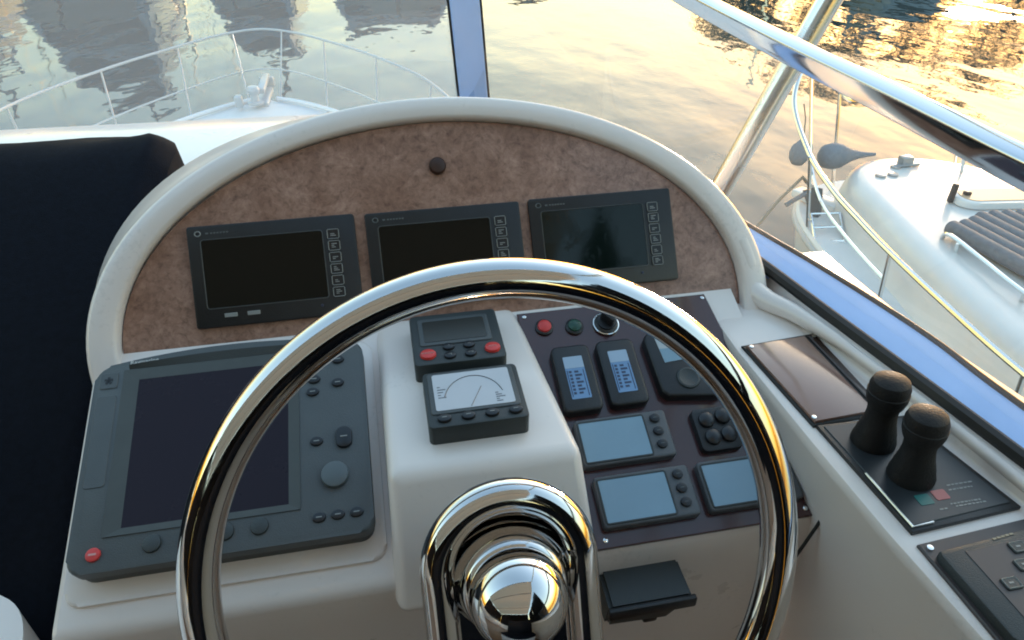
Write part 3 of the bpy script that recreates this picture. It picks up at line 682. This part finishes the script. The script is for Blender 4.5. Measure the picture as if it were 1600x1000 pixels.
g = bmesh.new(); random.seed(3)
for r_, (x0, x1, y0) in enumerate(((.003, .030, -.0470), (.006, .034, -.0500), (-.010, -.002, -.0505), (.012, .034, -.0330), (.014, .036, -.0280))):
    x = x0
    while x < x1: l_ = random.uniform(.0014, .004); rbox(x, x + l_, y0 - .0007, y0 + .0007, .0056, .0059, 0, 1, g); x += l_ + .0009
obj('plate_lettering', g, PRINTG, th)
kp = thing('thruster_keypad', 'dark keypad with square keys at lower right of side console', 'keypad', at(FS, .445, .245, 0))
obj('base_plate', prism([(-.0545, .048), (-.050, -.075), (.070, -.066), (.0610, .055)], .0003, .0035, .001, 1), VIOLET, kp)
obj('housing', prism([(-.0480, .034), (-.0500, .030), (-.0470, -.040), (-.040, -.052), (.055, -.045), (.0560, .036), (.050, .041)], .0035, .0125, .0025, 2), GREYD, kp)
obj('key_panel', prism([(-.0300, .0290), (-.028, -.032), (.048, -.028), (.0480, .033)], .0125, .0131, .0003, 1), VIOLET, kp)
for cx, cy in ((.0135, .0245), (.0055, .0095), (-.0165, -.0030), (.031, .020), (.024, .004)):
    b = obj('key', prism(rrect(cx - .0068, cx + .0068, cy - .0050, cy + .0050, .0015, 2), .0131, .0148, .0006, 1), GREYD, kp)
    obj('key_outline', tube([Vector((x, y, .0149)) for x, y in rrect(cx - .0058, cx + .0058, cy - .0041, cy + .0041, .001, 2)], .0004, 4, True), PRINTG, b)
    obj('key_arrow', rbox(cx - .0026, cx + .0012, cy - .0007, cy + .0007, .0148, .0151), PRINTG, b)
g = bmesh.new()
for i in range(5): rbox(.000 + i * .0042, .0033 + i * .0042, .0345 + i * .0004, .0362 + i * .0004, .0125, .0130, 0, 1, g)
obj('keypad_lettering', g, mat('ochre_print', (.30, .25, .17), .5), kp)
for u, v in ((-.0475, .0425), (.052, .048)): obj('screw', lathe([(.0028, .0035), (.0026, .005), (0, .0054)], 10, M=Matrix.Translation((u, v, 0))), STEEL, kp)

# ================================================================== box under the dash
vb_ = thing('control_box', 'black box hanging on the shaded console front below the panel', 'control box', Matrix.Translation(w(.205, .392, -.63)))
cb = bmesh.new(); q = [(-.040, -.028, .018), (.046, -.028, .018), (.042, .03, .030), (-.040, .03, .030), (-.037, -.014, -.030), (.030, -.014, -.034), (.030, .03, -.034), (-.037, .03, -.030)]
V = [cb.verts.new(p) for p in q]
for f in ((0, 1, 2, 3), (4, 7, 6, 5), (0, 4, 5, 1), (3, 2, 6, 7), (0, 3, 7, 4), (1, 5, 6, 2)): cb.faces.new([V[i] for i in f])
bmesh.ops.bevel(cb, geom=list(cb.edges), offset=.004, segments=2, affect='EDGES')
obj('housing', cb, GREYD, vb_)
obj('lid_lip', rbox(-.0415, .0475, -.0315, -.0255, .006, .0205, .002, 2), BLACK, vb_)
obj('cable_gland', rbox(.006, .022, -.010, .008, -.046, -.032, .003, 2), BLACK, vb_)

# ================================================================== navy cover and seat corner on the left
nv = thing('navy_cover', 'near-black navy canvas cover over the seat left of the console', 'canvas cover', Matrix.Translation(w(-.8, .7, -1.6)))
NI = nv.matrix_world.inverted()
rows = []
random.seed(11)
prof = [(1.08, -.75), (1.075, -.45), (1.06, -.370), (1.03, -.350), (.99, -.345), (.93, -.368), (.80, -.45), (.62, -.57), (.48, -.70), (.44, -.85), (.45, -1.2), (.46, -1.6)]
pp = spline([Vector((0, *p)) for p in prof], 5)
nx = 40
for i in range(nx + 1):
    f = 1 - (1 - i / nx) ** 2.2; row = []
    for k, p in enumerate(pp):
        xr = -.277 - .16 * max(0, (1.0 - p.y)) - .35 * max(0, p.y - .99) - .02 * max(0, p.z * -1 - .4)
        xl = -2.2; x = xl + (xr - xl) * f
        edge = max(0, (f - .985) / .015)
        wob = (.006 * sin(x * 19 + k * .35) * sin(k * .22 + x * 6) + .003 * sin(x * 47 + k * .6)) * (1 if p.z < -.4 else .3)
        row.append(NI @ w(x, p.y - edge * .0 + wob, p.z + wob * .7 + (-.02 * edge) + .006 * math.exp(-((x + .295) / .02) ** 2) * (1 if p.z > -.36 else 0)))
    rows.append(row)
# turn the right edge down
rows.append([NI @ (nv.matrix_world @ r) + Vector((.006, 0, -.045)) for r in rows[-1]])
obj('cover', grid(rows), NAVY, nv, ang=80)
sm = spline([(-.9, .505, 0), (-.60, .503, 0), (-.45, .497, 0), (-.405, .482, 0), (-.378, .455, 0), (-.364, .41, 0), (-.360, .35, 0), (-.36, .1, 0)], 4)
sc_ = obj('seat_moulding', prism([(p.x, p.y) for p in sm] + [(-.9, .1)], ZC - 1.6, ZC - .60, .018, 4), GEL)
tag(sc_, 'rounded cream moulding corner at the lower left edge', 'seat base')

# ================================================================== cockpit behind the camera (canopy mirrored in the chrome, bench and curtains added)
hs = thing('unseen_helm_bench', 'unseen navy helm bench behind the wheel, built tall to darken its chrome', 'bench', Matrix.Translation(w(-.05, -.75, -1.6)))  # unseen bench, its tall navy back shaped to darken the chrome reflections
obj('pedestal', rbox(-.62, .42, -.25, .20, 0, .60, .04, 3), GELW, hs)
obj('cushion', rbox(-.63, .43, -.26, .22, .60, .74, .05, 4), NAVY, hs)
obj('backrest', rbox(-.63, .43, -.40, -.26, .62, 1.40, .06, 4), NAVY, hs)
cn = thing('canopy', 'beige canvas canopy stretched over the cockpit behind the wheel', 'canopy', Matrix.Translation(w(-1.0, -1.3, .6)))
CI = cn.matrix_world.inverted()
CX0, CX1, CY0, CY1 = -2.7, .55, -2.6, .18
rows = [[CI @ w(CX0 + (CX1 - CX0) * i / 16, CY0 + (CY1 - CY0) * j / 16, .60 + .14 * (1 - ((i - 8) / 8) ** 2) + .02 * cos(j * 1.18)) for i in range(17)] for j in range(17)]
obj('canvas', grid(rows), BEIGE, cn)
obj('added_aft_curtain', grid([[CI @ w(CX0 + (CX1 - CX0) * i / 24, -2.58 + .02 * sin(i * 1.9), z + (.14 * (1 - ((i - 12) / 12) ** 2) if z > 0 else 0)) for i in range(25)] for z in (.59, .2, -.2, -.75)]), NAVY, cn)  # unseen curtain added to darken the console front and chrome
for x, y1, nm in ((-2.72, .1, 'added_port_curtain'), (.645, -.25, 'added_starboard_curtain')):  # side curtains, unseen, added to keep open sky out of the chrome
    obj(nm, grid([[CI @ w(x + .015 * sin(i * 1.7), -2.58 + (y1 + 2.58) * i / 20, z) for i in range(21)] for z in (.585, .2, -.2, -.62)]), NAVY, cn)
for y in (-2.6, -1.3, -.3, .18):
    obj('bow', tube([CI @ w(CX0 + (CX1 - CX0) * i / 16, y, .575 + .14 * (1 - ((i - 8) / 8) ** 2)) for i in range(17)], .014, 8), STEEL, cn)
for y in (-2.6, -1.3):
    for x0, x1 in ((-2.7, -2.9), (.62, .70)): obj('leg', tube([CI @ w(x0, y, .575), CI @ w(x1, y, -.7)], .014, 8), STEEL, cn)

# ================================================================== neighbouring boat
nb = thing('neighbour_boat', 'white motor boat moored alongside, its bow and foredeck below right', 'boat', Matrix.Translation((4.8, 3, 0)))
NB = Vector((4.8, 3, 0))
def n_(p): return w(*p) - NB
edge = spline([(4.35, -5, 0), (3.85, -2, 0), (3.55, .5, 0), (3.46, 2.2, 0), (3.45, 3.2, 0), (3.48, 4.0, 0), (3.53, 4.6, 0), (3.63, 5.1, 0), (3.78, 5.45, 0), (4.02, 5.72, 0), (4.4, 5.88, 0), (4.95, 5.82, 0), (5.42, 5.45, 0), (5.78, 4.9, 0), (6.15, 4.0, 0), (6.6, 2.2, 0), (6.95, 0, 0), (7.3, -4.2, 0)], 5)
ctr = Vector((5.3, 2.0, 0)); ax = Vector((-.38, .925, 0)).normalized()
def inset(p, k):
    q = ctr + ax * (p - ctr).dot(ax); return p + (q - p) * k
def shift(p, k, z):
    s = (p - ctr).dot(ax); q = inset(p, k); q = q - ax * max(0, s - 1.5) * k * .9; return n_((q.x, q.y, z))
obj('hull', grid([[shift(p, k, z) for p in edge] for k, z in ((0, -2.93), (.01, -3.02), (.05, -3.35), (.12, -3.9), (.22, -4.5), (.26, -4.85))]), GELB, nb)
obj('rub_rail', tube([n_((p.x, p.y, -2.975)) for p in edge], .028, 8), mat('grey_rub_rail', (.45, .45, .44), .5), nb)
obj('side_deck', grid([[shift(p, k, z) for p in edge] for k, z in ((0, -2.93), (.015, -2.90), (.05, -2.905), (.32, -2.90))]), GELN, nb)
coach = spline([(4.15, -3, 0), (3.85, 0, 0), (3.60, 1.6, 0), (3.57, 2.65, 0), (3.62, 3.16, 0), (3.74, 3.87, 0), (3.87, 4.55, 0), (3.98, 5.06, 0), (4.19, 5.40, 0), (4.52, 5.54, 0), (4.93, 5.47, 0), (5.28, 5.22, 0), (5.52, 4.80, 0), (5.85, 4.0, 0), (6.2, 2.6, 0), (6.6, 0, 0), (6.9, -2.5, 0)], 5)
def offs(path, d):
    out = []
    for i, p in enumerate(path):
        t = (path[min(i + 1, len(path) - 1)] - path[max(i - 1, 0)]).normalized(); out.append(p + Vector((t.y, -t.x, 0)) * d)
    return out
cb_ = bmesh.new(); rings = []
for d_, z in ((-.06, -2.93), (-.03, -2.78), (0, -2.66), (.02, -2.59), (.055, -2.54), (.10, -2.512), (.16, -2.503)):
    rings.append([cb_.verts.new(n_((p.x, p.y, z))) for p in offs(coach, d_)])
for a_, b_ in zip(rings, rings[1:]):
    for k in range(len(a_) - 1): cb_.faces.new((a_[k], a_[k + 1], b_[k + 1], b_[k]))
last = rings[-1]; h_ = len(last) // 2
for k in range(h_): 
    i, j = k, len(last) - 1 - k
    if i + 1 < j - 1: cb_.faces.new((last[i], last[i + 1], last[j - 1], last[j]))
    elif i + 1 == j - 1: cb_.faces.new((last[i], last[i + 1], last[j]))
obj('coachroof', cb_, GELB, nb, ang=60)
# deckhouse further aft, out of the frame
dh = rbox(-1.0, 1.3, -2.2, 0, 0, 1.3, .15, 3, None, Matrix.Translation(n_((5.35, .8, -2.52))) @ Matrix.Rotation(R(10), 4, 'Z'))
obj('deckhouse', dh, GELB, nb)
obj('deckhouse_window', rbox(-.85, 1.15, .0, .02, .45, 1.05, .05, 2, None, Matrix.Translation(n_((5.35, .81, -2.52))) @ Matrix.Rotation(R(10), 4, 'Z')), YGLASS, nb)
near = [(4.15, -3, -2.5), (3.62, 0, -2.5), (3.42, 1.4, -2.5), (3.39, 2.45, -2.5), (3.44, 3.2, -2.5), (3.48, 3.8, -2.48), (3.45, 4.2, -2.40), (3.40, 4.5, -2.30), (3.47, 5.0, -2.21), (3.54, 5.5, -1.94), (3.74, 5.75, -1.67)]
pul = near + [(4.02, 5.92, -1.80), (4.35, 5.9, -2.09), (4.78, 6.0, -2.16), (5.42, 5.6, -2.36), (5.82, 5.0, -2.46), (6.15, 4.0, -2.46), (6.6, 2.2, -2.46)]
pr = obj('pulpit', tube([n_(p) for p in spline(pul, 6)], .021, 8), STEEL, nb)
for a, b in (((3.48, 3.8, -2.48), (3.53, 3.8, -2.92)), ((3.39, 2.45, -2.5), (3.46, 2.45, -2.92)), ((3.45, 1.2, -2.5), (3.52, 1.2, -2.92)), ((3.45, 4.95, -2.21), (3.64, 5.0, -2.92)), ((3.79, 5.75, -1.70), (3.86, 5.35, -2.90)), ((4.25, 5.9, -2.02), (4.32, 5.72, -2.9)), ((4.97, 5.0, -2.30), (5.02, 5.0, -2.50)), ((5.42, 5.6, -2.36), (5.40, 5.40, -2.92)), ((5.95, 4.7, -2.46), (5.90, 4.65, -2.92))):
    obj('stanchion', tube([n_(a), n_(b)], .016, 8), STEEL, pr)
obj('lower_rail', tube([n_(p) for p in spline([(3.52, 3.8, -2.72), (3.55, 4.3, -2.68), (3.62, 4.9, -2.6), (3.80, 5.5, -2.4)], 5)], .014, 6), STEEL, pr)
# bow fittings
rl = rbox(-.08, .08, -.35, .12, -.05, .03, .02, 2, None, Matrix.Translation(n_((3.90, 5.50, -2.84))) @ Matrix.Rotation(R(22), 4, 'Z'))
obj('bow_platform', rl, GELB, nb)
an = grid([[n_(p) for p in r] for r in ([(3.66, 5.24, -2.66), (3.75, 5.20, -2.62), (3.86, 5.24, -2.66)], [(3.72, 5.20, -2.80), (3.79, 5.15, -2.78), (3.87, 5.20, -2.80)], [(3.80, 5.18, -2.96), (3.84, 5.15, -2.95), (3.88, 5.18, -2.97)], [(3.88, 5.15, -3.12), (3.89, 5.14, -3.13), (3.90, 5.15, -3.12)])])
bmesh.ops.solidify(an, geom=list(an.faces), thickness=.03)
tube([n_((3.50, 5.2, -2.77)), n_((3.62, 5.2, -2.70)), n_((3.78, 5.25, -2.66)), n_((3.86, 5.5, -2.70))], .022, 8, False, an)
obj('anchor', an, mat('galvanised_steel', (.16, .19, .22), .45, metal=.3), nb)
lad = bmesh.new(); A0, A1 = Vector((3.67, 5.05, -2.80)), Vector((3.90, 4.98, -2.78)); B0, B1 = Vector((3.50, 4.50, -3.05)), Vector((3.72, 4.42, -3.02))
for a, b in ((A0, B0), (A1, B1)): tube([n_(a), n_(b)], .012, 6, False, lad)
obj('ladder_side', lad, STEEL, nb)
for k in range(5):
    f = k / 4; obj('ladder_rung', tube([n_(A0.lerp(B0, f)), n_(A1.lerp(B1, f))], .010, 6), STEEL, nb)
obj('ladder_grip', tube([n_(p) for p in ((3.62, 4.45, -2.97), (3.60, 4.15, -3.0), (3.56, 3.85, -3.02))], .02, 6), STEEL, nb)
# deck cleat, fillers, hatch with tan lens
cl = bmesh.new(); rbox(-.055, .055, -.045, .045, 0, .085, .012, 2, cl, Matrix.Translation(n_((4.63, 5.25, -2.50)))); rbox(-.13, .13, -.02, .02, .0, .025, .008, 1, cl, Matrix.Translation(n_((4.63, 5.22, -2.50))))
obj('deck_cleat', cl, mat('dull_steel', (.30, .32, .34), .4, metal=.6), nb)
for x, y in ((4.27, 5.07), (4.39, 5.07), (4.52, 5.22)): obj('deck_filler', cyl(*(Vector((x, y)) - NB.xy), ZC - 2.512, ZC - 2.485, .045, 18, .005), mat('dull_steel', (.30, .32, .34), .4), nb)
hx = Matrix.Translation(n_((4.93, 4.42, -2.495))) @ Matrix.Rotation(R(-8), 4, 'Z')
ht = obj('deck_hatch', prism(rrect(-.42, .42, -.15, .15, .14, 8), 0, .055, .02, 3, None, hx), GELB, nb)
obj('hatch_lens', prism(rrect(-.37, .37, -.11, .11, .10, 8), .055, .062, .002, 1, None, hx), TAN, ht)
obj('hatch_hinge', rbox(-.46, -.42, -.02, .02, 0, .16, .008, 2, None, hx), BLACK, ht)
obj('hatch_latch', rbox(-.34, -.29, -.02, .03, .06, .09, .008, 2, None, hx), BLACK, ht)
obj('grab_rail', tube([n_(p) for p in spline([(4.02, 3.95, -2.50), (4.0, 3.88, -2.43), (3.97, 3.5, -2.43), (3.93, 3.12, -2.43), (3.90, 2.2, -2.43), (3.90, 2.12, -2.50)], 4)], .017, 8), STEEL, nb)
for y in (3.75, 3.1, 2.5): obj('grab_rail_foot', tube([n_((3.935 + .045 * (y - 3.0), y, -2.43)), n_((3.945 + .045 * (y - 3.0), y, -2.515))], .014, 6), STEEL, nb)
# ribbed sun pad: a thing lying on the deck
sp = thing('sun_pad', 'ribbed dark grey sun pad lying on the neighbouring foredeck', 'sun pad', Matrix.Translation(n_((4.5, 3.4, -2.49)) + NB))
SI = sp.matrix_world.inverted()
n_rolls = 13; a0, a1 = Vector((4.03, 3.99, 0)), Vector((5.42, 3.72, 0))
for i in range(n_rolls):
    f0, f1 = i / n_rolls, (i + 1) / n_rolls; st = a0.lerp(a1, (f0 + f1) / 2) + Vector((0, .20 * (1 - abs(f0 * 2 - .9) ** 2) * min(1, i / 3), 0)); hw = .055
    ln = Vector((.13, -1.0, 0)).normalized(); en = st + ln * 1.75
    pts_ = [SI @ w(*st.lerp(en, k / 10).xy, -2.425) for k in range(11)]
    obj('cushion_roll', tube(pts_, 0, flat=(hw, .05, .04), upv=(0, 0, 1)), PADC, sp, ang=60)
# fenders on the bow, mooring line
f1 = thing('round_fender', 'small grey ball fender hanging at tip of neighbouring pulpit', 'fender', Matrix.Translation(w(3.66, 5.42, -2.38)))
obj('ball', lathe([(0, -.115), (.05, -.10), (.08, -.055), (.088, 0), (.075, .06), (.04, .10), (.022, .12), (.018, .15), (0, .155)], 20), FEND, f1)
obj('lanyard', tube([Vector((0, 0, .17)), Vector((.01, .05, .30)), Vector((-.02, .08, .42))], .006, 6), ROPE, f1)
f2 = thing('fender_sock', 'larger grey covered buoy with tapering tail on neighbouring bow', 'fender', Matrix.Translation(w(4.06, 5.50, -2.47)))
b = lathe([(0, -.13), (.06, -.12), (.105, -.08), (.12, 0), (.11, .07), (.085, .12), (.055, .19), (.032, .28), (.022, .36), (.014, .44), (0, .45)], 22, M=Matrix.Rotation(R(-92), 4, 'Y').inverted())
obj('cover', b, FEND, f2)
tag(obj('mooring_line', tube([w(2.55, 4.27, -2.72), w(2.8, 4.5, -2.60), w(3.2, 4.87, -2.55), w(3.67, 5.3, -2.56), w(3.82, 5.45, -2.68)], .014, 8), ROPE), 'dark mooring rope running from neighbouring bow toward our side', 'rope')

# ================================================================== harbour beyond the frame, mirrored in the water
quay = obj('quay', rbox(-90, 90, 52, 64, -1, 1.4, .1, 1), CONC); struct(quay)
def far_yacht(name, label, X, Y, rot, L_, B_, deck, tiers, mast, mH, hullmat):
    t = thing(name, label, 'yacht', Matrix.Translation((X, Y, 0)) @ Matrix.Rotation(R(rot), 4, 'Z'), 'yachts moored across the harbour')
    st = [(-.5, .86), (-.3, .96), (0, 1), (.2, .92), (.35, .68), (.45, .34), (.5, .03)]
    rows = [[Vector((s * B_ / 2 * b * k, f * L_ + (.05 * L_ if z > .5 else 0) * max(0, f) * 2, z)) for s, k, z in ((-1, 1, deck + max(0, f) * .6), (-1, .86, .5), (-1, .8, -.2), (1, .8, -.2), (1, .86, .5), (1, 1, deck + max(0, f) * .6))] for f, b in st]
    rows = [list(r) for r in rows]
    obj('hull', grid(rows), hullmat, t)
    obj('deck', grid([[Vector((s * B_ / 2 * b, f * L_, deck + max(0, f) * .6 - .05)) for s in (-1, 0, 1)] for f, b in st]), GELN, t)
    z = deck - .05
    for i, (h, wd, y0, y1) in enumerate(tiers):
        hw = B_ * wd / 2
        tb = bmesh.new(); q = [(-hw, y0 * L_, z), (hw, y0 * L_, z), (hw, y1 * L_, z), (-hw, y1 * L_, z), (-hw * .88, y0 * L_ + .1, z + h), (hw * .88, y0 * L_ + .1, z + h), (hw * .86, y1 * L_ - h * .9, z + h), (-hw * .86, y1 * L_ - h * .9, z + h)]
        V = [tb.verts.new(p) for p in q]
        for f in ((0, 3, 2, 1), (4, 5, 6, 7), (0, 1, 5, 4), (1, 2, 6, 5), (2, 3, 7, 6), (3, 0, 4, 7)): tb.faces.new([V[k] for k in f])
        bmesh.ops.bevel(tb, geom=list(tb.edges), offset=.12, segments=2, affect='EDGES')
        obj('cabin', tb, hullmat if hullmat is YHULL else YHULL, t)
        for s in (-1, 1):
            obj('window', rbox(-.03, .03, y0 * L_ + .5, y1 * L_ - h * .9 - .3, z + h * .35, z + h * .78, .02, 1, None, Matrix.Translation((s * hw * .945, 0, 0))), YGLASS, t)
        wb_ = bmesh.new(); zz = (z + h * .3, z + h * .85)
        V = [wb_.verts.new((x * hw * (.80), y1 * L_ - h * .9 * ((zc - z) / h) + .05, zc)) for zc in zz for x in (-1, 1)]
        wb_.faces.new((V[0], V[1], V[3], V[2])); bmesh.ops.solidify(wb_, geom=list(wb_.faces), thickness=.04)
        obj('windscreen', wb_, YGLASS, t)
        z += h
    if mast:
        hw = B_ * tiers[-1][1] / 2 * .8
        obj('radar_arch', tube([Vector((-hw, -.12 * L_, z - .2)), Vector((-hw * .9, -.15 * L_, z + 1.0)), Vector((0, -.16 * L_, z + 1.25)), Vector((hw * .9, -.15 * L_, z + 1.0)), Vector((hw, -.12 * L_, z - .2))], .16, 8), YHULL, t)
        obj('mast', tube([Vector((0, -.16 * L_, z + 1.1)), Vector((0, -.17 * L_, z + 1.1 + mH))], .13, 8), YHULL, t)
        obj('radar', lathe([(.0, 0), (.32, .02), (.34, .12), (.2, .22), (0, .24)], 16, M=Matrix.Translation((0, -.155 * L_, z + 1.3))), YHULL, t)
    return t
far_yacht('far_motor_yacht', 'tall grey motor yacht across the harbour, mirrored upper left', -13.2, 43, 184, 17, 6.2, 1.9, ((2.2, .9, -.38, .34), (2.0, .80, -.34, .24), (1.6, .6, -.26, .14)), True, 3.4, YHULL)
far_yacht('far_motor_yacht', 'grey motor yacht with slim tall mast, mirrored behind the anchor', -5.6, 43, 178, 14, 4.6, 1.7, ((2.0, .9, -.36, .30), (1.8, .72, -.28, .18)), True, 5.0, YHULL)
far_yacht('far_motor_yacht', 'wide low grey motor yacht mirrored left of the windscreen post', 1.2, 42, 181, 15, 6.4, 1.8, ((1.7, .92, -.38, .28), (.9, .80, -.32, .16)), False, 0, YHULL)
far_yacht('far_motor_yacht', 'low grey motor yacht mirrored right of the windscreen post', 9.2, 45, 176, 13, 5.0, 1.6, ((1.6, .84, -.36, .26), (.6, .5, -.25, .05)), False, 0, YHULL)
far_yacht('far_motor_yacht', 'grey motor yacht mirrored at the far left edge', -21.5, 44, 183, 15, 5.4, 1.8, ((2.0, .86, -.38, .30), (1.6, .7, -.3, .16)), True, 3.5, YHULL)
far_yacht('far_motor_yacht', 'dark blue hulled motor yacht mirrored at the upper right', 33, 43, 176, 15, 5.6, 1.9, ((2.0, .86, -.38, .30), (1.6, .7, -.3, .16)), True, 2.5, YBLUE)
def sailboat(label, X, Y, H):
    t = thing('far_sailboat', label, 'sailboat', Matrix.Translation((X, Y, 0)), 'sailing boats across the harbour')
    st = [(-5, .7), (-2, .95), (0, 1), (2.5, .8), (4, .45), (5, .04)]
    obj('hull', grid([[Vector((s * 1.6 * b * k, -f, z)) for s, k, z in ((-1, 1, 1.2), (-1, .7, .2), (-1, .4, -.3), (1, .4, -.3), (1, .7, .2), (1, 1, 1.2))] for f, b in st]), YHULL, t)
    obj('deck', grid([[Vector((s * 1.6 * b, -f, 1.18)) for s in (-1, 0, 1)] for f, b in st]), GELN, t)
    obj('cabin', rbox(-.8, .8, -2, 2.2, 1.15, 1.7, .15, 2), YHULL, t)
    obj('mast', tube([Vector((0, -.5, 1.2)), Vector((0, -.5, H))], [.10, .07], 8), STEEL, t)
    obj('boom', tube([Vector((0, -.4, 2.4)), Vector((0, 3.8, 2.5))], .16, 8), NAVY, t)
    for x, y in ((-1.5, 0), (1.5, 0), (0, -4.9), (0, 4.8)): obj('stay', tube([Vector((x, y, 1.2)), Vector((0, -.5, H - .3))], .015, 5), STEEL, t)
for X, Y, H, lb in ((-17.6, 44, 12.5, 'sailing boat whose mast mirrors near the left edge'), (-10.6, 47, 13.5, 'sailing boat whose mast mirrors beside the tall yacht'), (-8.2, 46, 12, 'sailing boat whose mast mirrors left of the anchor'), (5.2, 47, 9, 'sailing boat moored beside the wide low yacht'), (24.5, 44, 9.5, 'sailing boat moored before the quay trees')):
    sailboat(lb, X, Y, H)
def tree(label, X, Y, H, rad, seed):
    rnd = random.Random(seed)
    t = thing('quay_tree', label, 'tree', Matrix.Translation((X, Y, 1.4)), 'trees on the quay')
    tb = bmesh.new(); tube([Vector((0, 0, 0)), Vector((.1, 0, H * .3)), Vector((.2, .1, H * .62))], [.24, .18, .09], 8, False, tb)
    tips = []
    for k in range(7):
        a = k * 2 * pi / 7 + rnd.random() * .6; e_ = Vector((cos(a) * rad * .7, sin(a) * rad * .7, H * rnd.uniform(.55, .85))); tips.append(e_)
        tube([Vector((.1, 0, H * rnd.uniform(.3, .5))), e_ * .6 + Vector((0, 0, H * .18)), e_], [.10, .06, .02], 6, False, tb)
    obj('trunk', tb, BARK, t)
    vs, fs = [], []
    cl_ = [Vector((rnd.gauss(0, .45) * rad, rnd.gauss(0, .45) * rad, H * rnd.uniform(.45, 1.0))) for _ in range(34)] + tips
    for c_ in cl_:
        for _ in range(110):
            d_ = Vector((rnd.gauss(0, 1), rnd.gauss(0, 1), rnd.gauss(0, .7))) * rad * .17; p = c_ + d_
            a = Vector((rnd.uniform(-1, 1), rnd.uniform(-1, 1), rnd.uniform(-1, 1))).normalized(); b_ = a.orthogonal().normalized(); s_ = rnd.uniform(.14, .30)
            i0 = len(vs); vs += [p - a * s_, p + b_ * s_ * .5, p + a * s_, p - b_ * s_ * .5]; fs.append((i0, i0 + 1, i0 + 2, i0 + 3))
    me = bpy.data.meshes.new('crown'); me.from_pydata([tuple(v) for v in vs], [], fs); me.materials.append(LEAF)
    o = bpy.data.objects.new('crown', me); C.objects.link(o); o.parent = t
for i, (X, Y, H, rd, lb) in enumerate(((29, 55, 8.5, 3.2, 'dark tree on the quay, leftmost of the row'), (36, 54, 11, 3.8, 'dark tree on the quay, second from the left'), (44, 54, 11.5, 4.0, 'dark tree on the quay, in the middle of the row'), (53, 54, 13, 4.4, 'tallest dark tree on the quay, second from the right'), (63, 54, 12, 4.4, 'dark tree on the quay, rightmost of the row'))):
    tree(lb, X, Y, H, rd, 50 + i)
